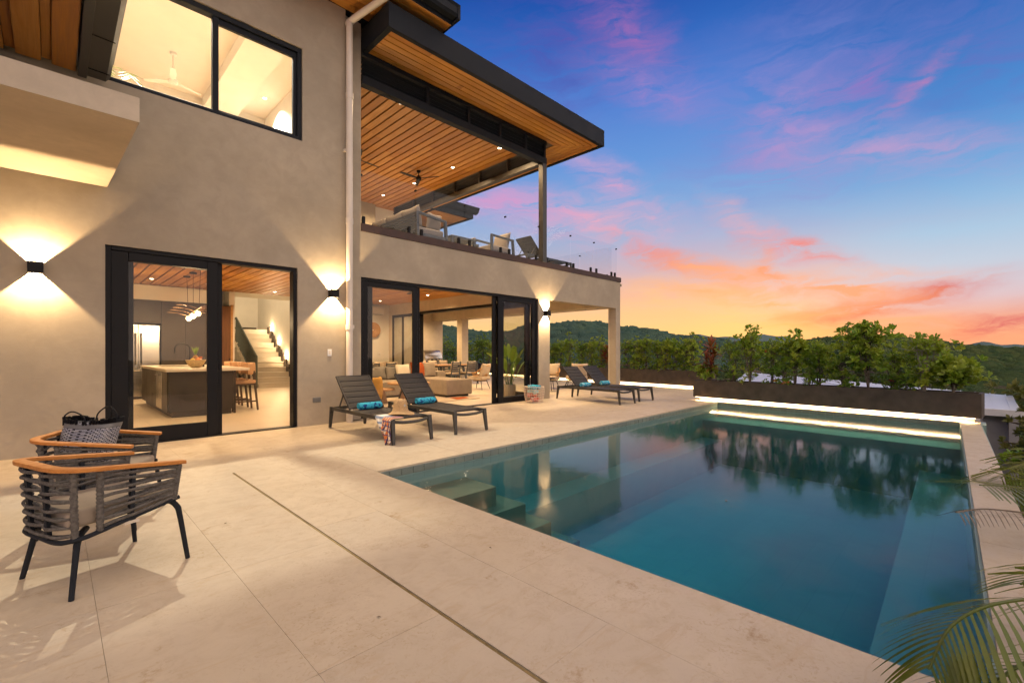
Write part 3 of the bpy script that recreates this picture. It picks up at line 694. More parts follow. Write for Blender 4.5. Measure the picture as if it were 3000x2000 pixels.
# ---- sliding doors
def door(name, x0, x1, z1, y, label):
    m = MB(); d0, d1 = y+.03, y+.20
    m.box(x0, x0+.06, d0, d1, 0, z1); m.box(x1-.06, x1, d0, d1, 0, z1); m.box(x0+.06, x1-.06, d0, d1, z1-.06, z1)
    m.box(x0+.06, x1-.06, d0, d1, -.003, .012)
    o = m.build(name, 'black_metal', H, False, .004, 1); o['label'] = label; return o
def leaf(parent, x0, x1, z0, z1, y, sl, sr, zb, zt, glassmat='door_glass', handle=None):
    t = .045; m = MB()
    m.box(x0, x0+sl, y-t/2, y+t/2, z0, z1); m.box(x1-sr, x1, y-t/2, y+t/2, z0, z1); m.box(x0+sl, x1-sr, y-t/2, y+t/2, z0, z0+zb); m.box(x0+sl, x1-sr, y-t/2, y+t/2, z1-zt, z1)
    m.build('door_panel', 'black_metal', parent, False, .005, 1)
    MB().add([(x0+sl-.004, y, z0+zb-.004), (x1-sr+.004, y, z0+zb-.004), (x1-sr+.004, y, z1-zt+.004), (x0+sl-.004, y, z1-zt+.004)], [(0, 1, 2, 3)]).build('pane', glassmat, parent)
    if handle is not None:
        MB().tube(bez([(handle, y-t/2, 1.14), (handle, y-t/2-.045, 1.13), (handle, y-t/2-.045, 1.0), (handle, y-t/2, .99)], 12), .008, 8).build('handle', 'black_metal', parent, True)
d1 = door('sliding_door', .48, 2.92, 2.69, W1, 'black sliding door to the kitchen, right half open')
leaf(d1, .54, 1.77, .012, 2.63, W1+.07, .18, .14, .215, .12)
leaf(d1, .66, 1.84, .012, 2.63, W1+.135, .12, .13, .2, .12, 'window_glass', 1.78)
d2 = door('sliding_door', 4.13, 9.20, 2.70, W2, 'black sliding doors of the living room, open in the middle')
leaf(d2, 4.19, 5.42, .012, 2.64, W2+.07, .11, .11, .14, .10, 'door_glass')
leaf(d2, 4.32, 5.52, .012, 2.64, W2+.135, .11, .11, .14, .10, 'window_glass', 5.47)
leaf(d2, 7.76, 9.14, .012, 2.64, W2+.07, .19, .14, .13, .10, 'door_glass')
leaf(d2, 7.62, 8.90, .012, 2.64, W2+.125, .10, .10, .13, .10, 'window_glass', 7.66)
leaf(d2, 7.70, 9.02, .012, 2.64, W2+.18, .10, .10, .13, .10, 'window_glass')
# black sliding door set of the side opening (plane x = 9.5), panels stacked at the far end
sd = MB(); sd.box(9.42, 9.62, 8.625, 8.70, 0, 2.735); sd.box(9.42, 9.62, 14.22, 14.295, 0, 2.735); sd.box(9.42, 9.62, 8.70, 14.22, 2.66, 2.735)
sd = sd.build('sliding_door', 'black_metal', H, False, .004, 1)
for k, y0 in enumerate((8.75, 8.85, 8.95)):
    x = 9.45+.05*k
    m = MB()
    for a, b in ((0, .1), (1.2, 1.3)): m.box(x-.02, x+.02, y0+a, y0+b, .012, 2.655)
    m.box(x-.02, x+.02, y0+.1, y0+1.2, .012, .13); m.box(x-.02, x+.02, y0+.1, y0+1.2, 2.55, 2.655)
    m.build('door_panel', 'black_metal', sd, False, .004, 1)
    MB().box(x-.003, x+.003, y0+.1, y0+1.2, .13, 2.55).build('pane', 'window_glass', sd)
m = MB()
for a, b in ((14.4, 14.5), (15.2, 15.3), (15.9, 16.0)): m.box(9.37, 9.40, a, b, 0, 2.7)
m.box(9.37, 9.40, 14.4, 16.0, 2.6, 2.7); m.box(9.37, 9.40, 14.4, 16.0, 0, .12); m.build('door_panel', 'black_metal', sd)
MB().box(9.38, 9.385, 14.5, 15.9, .12, 2.6).build('pane', 'rail_glass', sd)

# ---- upper window and the bedroom behind it
wf = MB(); y0, y1 = W1+.03, W1+.17
wf.box(.30, 3.0, y0, y1, 4.86, 4.93); wf.box(.30, 3.0, y0, y1, 6.36, 6.44); wf.box(2.93, 3.0, y0, y1, 4.93, 6.36); wf.box(.30, .37, y0, y1, 4.93, 6.36); wf.box(1.70, 1.78, y0+.02, y1-.02, 4.93, 6.36)
wf = wf.build('window', 'charcoal_metal', H, False, .005, 1)
m = MB(); m.box(1.78, 2.93, y0+.04, y1-.04, 4.93, 4.965); m.box(1.78, 2.93, y0+.04, y1-.04, 6.27, 6.36); m.box(2.87, 2.93, y0+.04, y1-.04, 4.965, 6.27); m.build('sash', 'charcoal_metal', wf, False, .004, 1)
MB().box(.37, 1.70, W1+.095, W1+.101, 4.93, 6.36).build('pane', 'window_glass', wf); MB().box(1.78, 2.87, W1+.115, W1+.121, 4.965, 6.27).build('pane', 'window_glass', wf)
part(MB().box(0, .1, W1+.222, 13.4, 3.9, 7.5), 'bedroom_wall', 'plaster_white'); part(MB().box(.1, 4.018, 13.2, 13.4, 3.9, 7.5), 'bedroom_wall', 'plaster_white')
part(MB().box(3.95, 4.018, W2+.31, 13.2, 3.9, 7.5), 'bedroom_wall', 'plaster_white'); part(MB().box(3.762, 4.018, W2+.252, W2+.30, 3.75, 7.5), 'bedroom_wall', 'plaster_white')
part(MB().box(0, 4.018, W1+.222, 13.4, 3.72, 3.88), 'bedroom_floor', 'oak'); part(MB().box(.0, 4.018, W1+.222, 13.4, 7.42, 7.499), 'bedroom_ceiling', 'plaster_white')
part(MB().box(2.55, 3.25, W1+.23, 13.19, 7.16, 7.419), 'bulkhead', 'plaster_white')

# ---- roof of the wing: fascia, mitred soffit boards, louvred beams, inner ceiling
RX0, RX1, RY0, RY1, RZ0, RZ1 = 4.14, 10.8, 7.18, 16.2, 6.98, 7.40
rf = MB(); rf.box(RX0, RX1, RY0, RY0+.10, RZ0-.02, RZ1); rf.box(RX1-.10, RX1, RY0+.10, RY1, RZ0-.02, RZ1); rf.box(RX0, RX0+.10, RY0+.10, W2-.003, RZ0-.02, RZ1)
rf.box(RX0+.10, RX1-.10, RY0+.10, RY1, RZ1-.05, RZ1-.004)
rf = part(rf, 'roof', 'charcoal_metal')
nb = 6; a0, a1 = RY0+.10, W2-.02; bw = (a1-a0)/nb
for i in range(nb):      # soffit boards, mitred at the outer corner
    ya, yb = a0+bw*i+.007, a0+bw*(i+1)-.007
    xa, xb = RX1-.10-(ya-a0), RX1-.10-(yb-a0)
    cuts = sorted([RX0+.10]+[random.uniform(RX0+1, 9.2) for _ in range(2)])
    for j, c0 in enumerate(cuts):
        c1 = cuts[j+1]-.003 if j+1 < len(cuts) else None
        poly = [(c0, ya), (c1 if c1 else xa, ya), (c1 if c1 else xb, yb), (c0, yb)]
        MB().prism(poly, RZ0, RZ0+.02).build('soffit_board', 'cedar_x', rf, False, .0025, 1)
    q0 = ya
    cuts = sorted([None or (ya)]+[random.uniform(9, 14) for _ in range(2)])
    x_out, x_in = RX1-.10-(ya-a0), RX1-.10-(yb-a0)
    for j, c0 in enumerate(cuts):
        c1 = cuts[j+1]-.003 if j+1 < len(cuts) else RY1
        p0 = (x_out, c0); p1 = (x_in, (yb if j == 0 else c0))
        MB().prism([p0, (x_out, c1), (x_in, c1), p1], RZ0+.0005, RZ0+.0205).build('soffit_board', 'cedar_y', rf, False, .0025, 1)
part(MB().box(RX0+.1, RX1-.1, RY0+.1, RY1, RZ0+.024, RZ0+.04), 'soffit_backing', 'dark_wood', rf)
# louvred beam along the front
bm_ = MB(); Z0, Z1 = 6.36, 6.975
bm_.box(4.14, 9.47, W2-.06, W2+.10, Z0, Z0+.16); bm_.box(4.14, 9.47, W2-.06, W2+.10, Z1-.09, Z1)
for x in (5.62, 6.75, 7.75, 8.66, 9.40): bm_.box(x-.035, x+.035, W2-.055, W2+.095, Z0+.16, Z1-.09)
bm_ = part(bm_, 'beam', 'charcoal_metal', bevel=.004)
lv = MB().bar((4.15, W2+.02, 0), (9.36, W2+.02, 0), .11, .012, (0, .5, .86)).mesh('louvre', 'charcoal_metal')
for k in range(4): link('louvre', lv, bm_, (0, 0, Z0+.205+k*.085))
# louvred beam along the side
bs = MB(); bs.box(9.31, 9.47, W2+.102, 15.9, Z0, Z0+.14); bs.box(9.31, 9.47, W2+.102, 15.9, Z1-.09, Z1)
for y in np.arange(9.5, 15.8, 1.25): bs.box(9.315, 9.465, y-.035, y+.035, Z0+.14, Z1-.09)
bs = part(bs, 'beam', 'bronze_metal', bevel=.004)
lv = MB().bar((9.39, W2+.10, 0), (9.39, 15.9, 0), .10, .012, (.5, 0, .86)).mesh('louvre', 'bronze_metal')
for k in range(4): link('louvre', lv, bs, (0, 0, Z0+.19+k*.085))
part(MB().box(9.31, 9.47, W2-.058, W2+.10, 3.70, Z0-.002), 'post', 'bronze_metal', bevel=.005)
boards(4.14, 9.31, W2+.10, 15.9, 6.84, .215, 'cedar_y', gap=.036, jointlen=2.6, t=.03)
part(MB().box(4.14, 8.6, 15.9, 16.1, 3.72, 6.95), 'wall', 'stucco'); part(MB().box(4.02, 4.138, W2+.252, 16.1, 3.72, 6.95), 'wall', 'stucco')
# ---- glass of the balcony
rl = thing('glass_railing', 'frameless glass railing with black spigots along the balcony edge', 'railing')
def pan(x0, x1, y=W2+.06): MB().add([(x0, y, 3.765), (x1, y, 3.765), (x1, y, 4.765), (x0, y, 4.765)], [(0, 1, 2, 3)]).build('glass_panel', 'rail_glass', rl)
for a, b in ((4.145, 5.37), (5.39, 6.70), (6.72, 8.00), (8.02, 9.30), (9.48, 10.65), (10.67, 11.83), (11.85, 13.14)): pan(a, b)
sp = MB().box(-.028, .028, -.03, .03, 0, .15).mesh('spigot', 'black_metal', False, .012, 2)
for x in (4.21, 5.22, 5.53, 6.53, 6.85, 7.85, 8.15, 9.16, 9.61, 10.49, 10.80, 11.67, 11.97, 12.82, 13.02): link('spigot', sp, rl, (x, W2+.06, 3.721))
for ya in np.arange(8.45, 17.5, 1.32):
    MB().add([(13.14, ya, 3.765), (13.14, ya+1.29, 3.765), (13.14, ya+1.29, 4.765), (13.14, ya, 4.765)], [(0, 1, 2, 3)]).build('glass_panel', 'rail_glass', rl)
    for dy in (.18, 1.1): link('spigot', sp, rl, (13.14, ya+dy, 3.721))
    link('clamp', MB().lathe([(0, -.03), (.022, -.03), (.022, .03), (0, .03)], n=12).mesh('clamp', 'black_metal', True), rl, (13.14, ya+1.305, 4.66), (0, R(90), 0))
cl = MB().lathe([(0, -.022), (.022, -.022), (.022, .022), (0, .022)], n=12).mesh('clamp', 'black_metal', True)
for x in (4.16, 5.38, 6.71, 8.01, 9.27, 9.52, 10.66, 11.84, 13.1): link('clamp', cl, rl, (x, W2+.06, 4.655), (R(90), 0, 0))

# ---- high roof over the tall block
hr = MB(); hr.box(-3, 5.40, 7.02, 13.8, 7.53, 7.86)
hr = part(hr, 'roof', 'charcoal_metal')
sec = [(0, 0), (.13, .0), (.17, .05), (.17, .17), (.20, .22), (.19, .23), (.15, .18), (.15, .06), (.12, .02), (0, .02)]
MB().extrude(sec, lambda u, v: (-3, 7.02-u, 7.60+v), lambda u, v: (5.44, 7.02-u, 7.60+v)).build('gutter', 'charcoal_metal', hr)
MB().box(5.402, 5.46, 6.84, 13.8, 7.56, 7.84).build('barge_board', 'charcoal_metal', hr)
me = MB().box(-2.9, 5.38, 0, .168, 0, .018).mesh('soffit_board', 'cedar_x', False, .003, 1)
for i in range(6): link('soffit_board', me, hr, (0, 7.03+.17*i, 7.508))
# ---- downpipe
dp = MB(); px, py = 3.79, 7.955
dp.tube(bez([(px, py, .0), (px, py, 3), (px, py, 7.15)], 3)+bez([(px, py, 7.2), (px+.03, py-.03, 7.27), (px+.36, 7.10, 7.50)], 8), .058, 18)
dp = part(dp, 'downpipe', 'white_pvc', smooth=True)
for z in (1.72, 3.64, 5.9): MB().lathe([(.058, -.05), (.066, -.05), (.066, .05), (.058, .05)], (px, py, z), 18).build('pipe_collar', 'white_pvc', dp, True)
MB().box(px-.02, px+.09, py-.01, py+.01, 1.70, 1.76).build('pipe_bracket', 'white_pvc', dp); MB().box(px-.075, px+.075, py+.03, W1-.001, 4.9, 4.94).build('pipe_bracket', 'white_pvc', dp)

# ---- concrete canopy and timber eave at upper left
CR = R(1.2)
cp = part(MB().prism([(-6.4, 5.52), (.575, 5.56), (.50, W1-.002), (-6.4, W1-.002)], 3.44, 3.67), 'canopy', 'stucco_light')
ev = MB(); ev.prism([(-5, 4.4), (.22, 4.4), (.20, 8.0), (-5, 8.0)], 4.87, 5.1); ev = part(ev, 'eave', 'dark_wood')
me = MB().box(-.108, .108, 4.4, 7.98, 0, .07).mesh('eave_board', 'cedar_y', False, .016, 3); me2 = MB().box(-.04, .04, 4.4, 7.98, 0, .02).mesh('eave_board', 'cedar_y', False, .003, 1)
for i in range(9):
    link('eave_board', me, ev, (.09-.305*i, 0, 4.80)); link('eave_board', me2, ev, (-.062-.305*i, 0, 4.85))
MB().box(.215, .30, 4.4, 7.99, 4.76, 5.1).build('fascia', 'bronze_metal', ev, False, .004, 1)
MB().extrude([(0, .02), (.0, .3), (.012, .3), (.012, .03), (.17, .03), (.21, .09), (.21, .24), (.255, .29), (.26, .275), (.225, .235), (.225, .08), (.18, .018)], lambda u, v: (.302+u, 4.4, 4.78+v), lambda u, v: (.302+u, 7.99, 4.78+v)).build('gutter', 'bronze_metal', ev)
for y in (5.9, 6.9, 7.75): MB().bar((.30, y, 4.795), (.50, y, 4.788), .012, .006).build('gutter_strap', 'black_metal', ev)
# ---- roof of the far wing, seen past the balcony
fr = MB(); fr.box(6.5, 12.75, 15.1, 15.25, 6.98, 7.40); fr.box(12.60, 12.75, 15.25, 22, 6.98, 7.40); fr.box(6.5, 12.6, 15.25, 22, 7.2, 7.38)
fr = thing_far = part(fr, 'roof', 'charcoal_metal')
me = MB().box(6.5, 12.59, 0, .19, 0, .02).mesh('soffit_board', 'cedar_x', False, .003, 1)
for i in range(12): link('soffit_board', me, fr, (0, 15.26+.2*i, 7.0))
MB().extrude([(0, 0), (.16, .05), (.26, .24), (.25, .26), (.14, .07), (0, .03)], lambda u, v: (6.5, 15.1-u, 7.16+v), lambda u, v: (12.9, 15.1-u, 7.16+v)).build('gutter', 'charcoal_metal', fr)
part(MB().box(7.2, 11.0, 16.6, 16.8, 3.7, 7.0), 'wall', 'plaster_white', fr)

# ================================================================== lamps on the house
def sconce(x, y, z, label, watts=10, off=False):
    t = thing('wall_sconce', label, 'sconce', (x, y, z), 0, 'up and down wall sconces')
    w, d, h = .135, .15, .14; k = .006; m = MB()
    m.box(-w/2, w/2, -d, -d+k, -h/2, h/2); m.box(-w/2, -w/2+k, -d+k, -.001, -h/2, h/2); m.box(w/2-k, w/2, -d+k, -.001, -h/2, h/2); m.box(-w/2+k, w/2-k, -k, -.001, -h/2, h/2)
    m.build('housing', 'black_metal', t, False, .0015, 1)
    MB().lathe([(0, -.012), (.012, -.010), (.014, 0), (.012, .010), (0, .012)], (0, -d*.85, 0), 12).build('bulb', 'lamp_white', t, True)
    lamp('POINT', (0, -d*.66, .0), watts, t, WARM, .005)
sconce(-.155, W1, 2.285, 'black cube wall sconce left of the kitchen door, under the canopy', SCW)
sconce(3.51, W1, 2.305, 'black cube wall sconce between the kitchen door and the downpipe', SCW)
sconce(9.47, W2, 2.32, 'black cube wall sconce on the pillar right of the living room doors', SCW)
sconce(-3.80, W1, 2.285, 'black cube wall sconce on the wall beyond the left edge of the view', SCW*.55)
DLM = {}
def downlight(x, y, z, label, watts, group, spot=130, size=.045, blend=.8, color=None):
    t = thing('downlight', label, 'downlight', (x, y, z), 0, group)
    if 'r' not in DLM:
        DLM['r'] = MB().lathe([(.040, .0), (.040, -.006), (.056, -.006), (.060, .0)], n=20).mesh('trim_ring', 'white_paint', True)
        DLM['l'] = MB().lathe([(0, -.003), (.040, -.003)], n=20).mesh('lens', 'lamp_glow', True, fixn=False)
    link('trim_ring', DLM['r'], t); link('lens', DLM['l'], t)
    if watts: lamp('SPOT', (0, 0, -.012), watts, t, color or WARM, size, spot, blend)
    return t
G = 'downlights in the balcony ceiling'
names = ['nearest the camera and the wall', 'by the front beam near the post', 'second in the row along the side beam', 'beside the ceiling fan', 'farthest back behind the glass']
for (x, y), nmm in zip(((5.50, 9.02), (8.62, 9.10), (8.52, 11.05), (8.42, 12.98), (8.28, 14.75)), names):
    downlight(x, y, 6.838, 'bright balcony ceiling downlight, '+nmm, BALW, G, 150)
G = 'downlights in the kitchen ceiling'
for x, y, lb, wt in ((1.75, 14.6, 'kitchen ceiling downlight left of the pendant cables', KITW), (2.96, 14.6, 'kitchen ceiling downlight right of the pendant cables', KITW), (4.80, 15.1, 'kitchen ceiling downlight in front of the staircase', KITW), (1.2, 10.2, 'kitchen ceiling downlight over the aisle near the door', KITW), (3.3, 9.6, 'kitchen ceiling downlight near the open half of the door', KITW), (4.9, 11.6, 'kitchen ceiling downlight over the bar stool aisle', KITW)):
    downlight(x, y, 3.118, lb, wt, G, 150)
G = 'downlights in the living room ceiling'
for x, y, lb in ((8.55, 12.4, 'living room downlight beside the fan blade'), (8.3, 15.0, 'living room downlight near the wall air conditioner'), (5.6, 9.5, 'living room downlight near the fixed glass panel'), (8.4, 9.6, 'living room downlight above the potted plant'), (6.9, 11.4, 'living room downlight above the sofa')):
    downlight(x, y, 3.113, lb, LIVW, G, 150)
G = 'downlights of the covered terrace'
for x, y, lb in ((11.1, 10.0, 'terrace downlight over the rattan armchairs'), (11.1, 13.6, 'terrace downlight in front of the dining table'), (11.3, 16.6, 'terrace downlight above the grill')):
    downlight(x, y, 3.128, lb, TERW, G, 150)
downlight(3.62, 12.1, 7.418, 'bedroom downlight by the right wall, seen through the upper window', BEDW, 'bedroom downlights', 120, .045, .8, (1, .90, .74))
downlight(1.6, 9.1, 7.418, 'added bedroom downlight left of the upper window mullion, unseen behind its head', BEDW*1.3, 'bedroom downlights', 160, .045, .8, (1, .90, .74))  # unseen lamp added to brighten the bedroom
downlight(4.9, 19.5, 6.208, 'downlight at the top of the stairwell', STW, 'stairwell downlights', 150, .045, .8, (1, .78, .52))
downlight(5.6, 17.4, 6.208, 'downlight at the front of the stairwell', STW, 'stairwell downlights', 150, .045, .8, (1, .78, .52))
# ================================================================== sun loungers
def make_lounger():
    t = thing('sun_lounger', 'x', 'sun lounger', (0, 0, 0), 0, 'black sun loungers by the pool')
    fr = MB()
    for s in (-1, 1): fr.bar((s*.30, -1.0, .325), (s*.30, 1.0, .325), .032, .055)
    fr.bar((-.28, 1.0, .325), (.28, 1.0, .325), .03, .05); fr.bar((-.28, .30, .305), (.28, .30, .305), .03, .03); fr.bar((-.28, -.2, .305), (.28, -.2, .305), .03, .03)
    fr.build('frame', 'lounger_frame', t, False, .005, 2)
    MB().tube(bez([(-.29, -.98, .31), (-.12, -.985, .285), (.12, -.985, .285), (.29, -.98, .31)], 10), .022, 8, flat=(1, 1)).build('foot_bar', 'lounger_frame', t, True)
    for sx in (-1, 1):
        for sy in (-1, 1):
            MB().bar((sx*.30, sy*.985, .352), (sx*.312, sy*1.035, 0), .062, .05, (0, 1, 0), .042, .034).build('leg', 'lounger_frame', t, False, .006, 2)
    pad = MB().box(-.278, .278, -.058, .058, -.012, .014).mesh('sling_pad', 'sling', True, .011, 3)
    for k in range(10): link('sling_pad', pad, t, (0, -.855+.122*k, .336))
    d = Vector((0, .5, .49)).normalized(); a = math.atan2(d.z, d.y); b0 = Vector((0, .335, .36))
    br = MB()
    for s in (-1, 1): br.bar(Vector((s*.285, 0, 0))+b0, Vector((s*.285, 0, 0))+b0+d*.72, .03, .03)
    br.bar(b0+d*.71+Vector((-.27, 0, 0)), b0+d*.71+Vector((.27, 0, 0)), .03, .03); br.build('back_frame', 'sling', t, False, .006, 2)
    pb = MB().box(-.272, .272, -.056, .056, -.010, .014).mesh('sling_pad', 'sling', True, .011, 3)
    for k in range(6): link('sling_pad', pb, t, b0+d*(.065+.117*k), (a, 0, 0))
    for s in (-1, 1): MB().bar((s*.26, .62, .60), (s*.26, .80, .33), .02, .014).build('strut', 'lounger_frame', t)
    return t
LG = make_lounger()
spots = [(3.60, 6.60, R(.5), 'black sun lounger with straw hat and striped towel, nearest the camera'), (4.70, 6.62, R(1), 'second black sun lounger, blue towel only, in front of the living room doors'),
         (9.98, 6.95, R(4), 'dark sun lounger right of the pillar, nearer of the far pair'), (10.95, 6.98, R(4), 'dark sun lounger right of the pillar, farther of the far pair')]
LGS = []
for i, (x, y, a, lb) in enumerate(spots):
    o = LG if i == 0 else copy_tree(LG); o.location = (x, y, 0); o.rotation_euler = (0, 0, -a); o['label'] = lb; LGS.append(o)
def towel_roll(loc, rz, mat, label, L=.40, r=.062, group='rolled blue towels on the loungers'):
    m = MB(); n = 20; prof = []
    for i in range(13):
        u = i/12; x = (u-.5)*L; e = min(u, 1-u)*12; rr = r*(1 if e >= 1 else .72+.28*math.sqrt(max(0, 1-(1-e)**2)))*(1+.03*math.sin(i*2.1)); prof.append((rr, x))
    m.lathe([(.004, -L/2+.02)]+prof+[(.004, L/2-.02)], (0, 0, 0), n)
    for i, v in enumerate(m.v): m.v[i] = (v[2], v[0]*(1.06), v[1]*.9+r*.9)
    for e in (-1, 1):
        sp = [(e*(L/2-.004), math.cos(a)*(.010+.0035*a*1.9)*.9, r*.9+math.sin(a)*(.010+.0035*a*1.9)*.9) for a in np.linspace(0, 7.6, 30)]
        m.tube(sp, .006, 5)
    o = m.build('towel_roll', mat, None, True, 0, 2, 60); o.location = loc; o.rotation_euler = (0, 0, rz); return tag(o, label, 'towel', group)
towel_roll((3.62, 6.87, .352), R(2), 'towel_blue', 'rolled turquoise towel with dark print on the nearest lounger')
towel_roll((4.70, 6.88, .352), R(3), 'towel_blue', 'rolled turquoise towel with dark print on the second lounger')
towel_roll((9.99, 7.23, .352), R(-4), 'towel_blue2', 'rolled blue towel on the nearer of the two far loungers', .36)
towel_roll((10.96, 7.26, .352), R(-4), 'towel_blue2', 'rolled blue towel on the farther of the two far loungers', .36)
# straw hat
def hat():
    t = thing('straw_hat', 'straw sun hat with a small diamond patch, lying on the nearest lounger', 'hat', (3.62, 5.95, .348), R(20)); t.scale = (1.05, 1.05, 1.35)
    m = MB(); n = 40
    prof = [(.185, .012), (.16, .02), (.125, .034), (.105, .05), (.098, .075), (.092, .12), (.082, .155), (.06, .170), (.03, .160), (.0, .152)]
    def fn(u, v):
        k = v*(len(prof)-1); i = min(int(k), len(prof)-2); f = k-i; r = prof[i][0]*(1-f)+prof[i+1][0]*f; z = prof[i][1]*(1-f)+prof[i+1][1]*f; a = 2*math.pi*u
        wob = max(0, (r-.1)/.085); return (r*math.cos(a)*1.08, r*math.sin(a), z+.012*wob*math.sin(2*a+.6)-.02*max(0, 1-abs(math.sin(a))*4)*(1 if z > .14 else 0))
    m.grid(fn, n, 27); m.build('hat_body', 'straw', t, True, 0, 2, 80)
    MB().tube([(.186*1.08*math.cos(a), .186*math.sin(a), .013+.012*math.sin(2*a+.6)) for a in np.linspace(0, 2*math.pi, 41)[:-1]], .004, 6, closed=True).build('brim_edge', 'straw', t, True)
    MB().add([(-.05, -.0935, .105), (-.025, -.098, .09), (0, -.0965, .105), (-.025, -.0935, .12)], [(0, 1, 2, 3)]).build('patch', 'ceramic_gray', t)
hat()
# striped towel hanging over the frame
def drape():
    m = MB(); nu, nv = 26, 30
    def fn(u, v):
        s = v*.72                      # run along the cloth: 0 on the sling, then over the rail and down
        half = .24*(1-.62*max(0, v-.25)); y = -.80+(u-.5)*2*half-.17*max(0, v-.3)
        fold = .030*math.sin(u*17+v*2)*min(1, max(0, v-.25)*2.6)+.010*math.sin(u*39+1)*min(1, v*2)
        if s < .16: return (-.16-s, y, .362+.006*math.sin(u*9))
        if s < .24:
            a = (s-.16)/.08*math.pi/2; return (-.318-.022*math.sin(a), y, .338+.022*math.cos(a)+.003)
        hang = s-.24; return (-.352-abs(fold)-fold*.4, y, .338-hang*(.66-.05*math.sin(u*30) if u < .5 else .66-.30*min(1, (u-.5)*5)-.04*math.sin(u*46)))
    m.grid(fn, nu, nv)
    o = m.build('striped_towel', 'towel_stripe', None, True, 0, 2, 180); md = o.modifiers.new('thick', 'SOLIDIFY'); md.thickness = .004
    # object coordinates: x across the stripes, z down the cloth
    for vv in o.data.vertices: pass
    o.location = (3.60, 6.60, 0); return tag(o, 'cream fringed towel with blue and orange stripes hanging off the nearest lounger', 'towel')
drape()
MATS['towel_stripe'].node_tree  # stripes run on object x / z

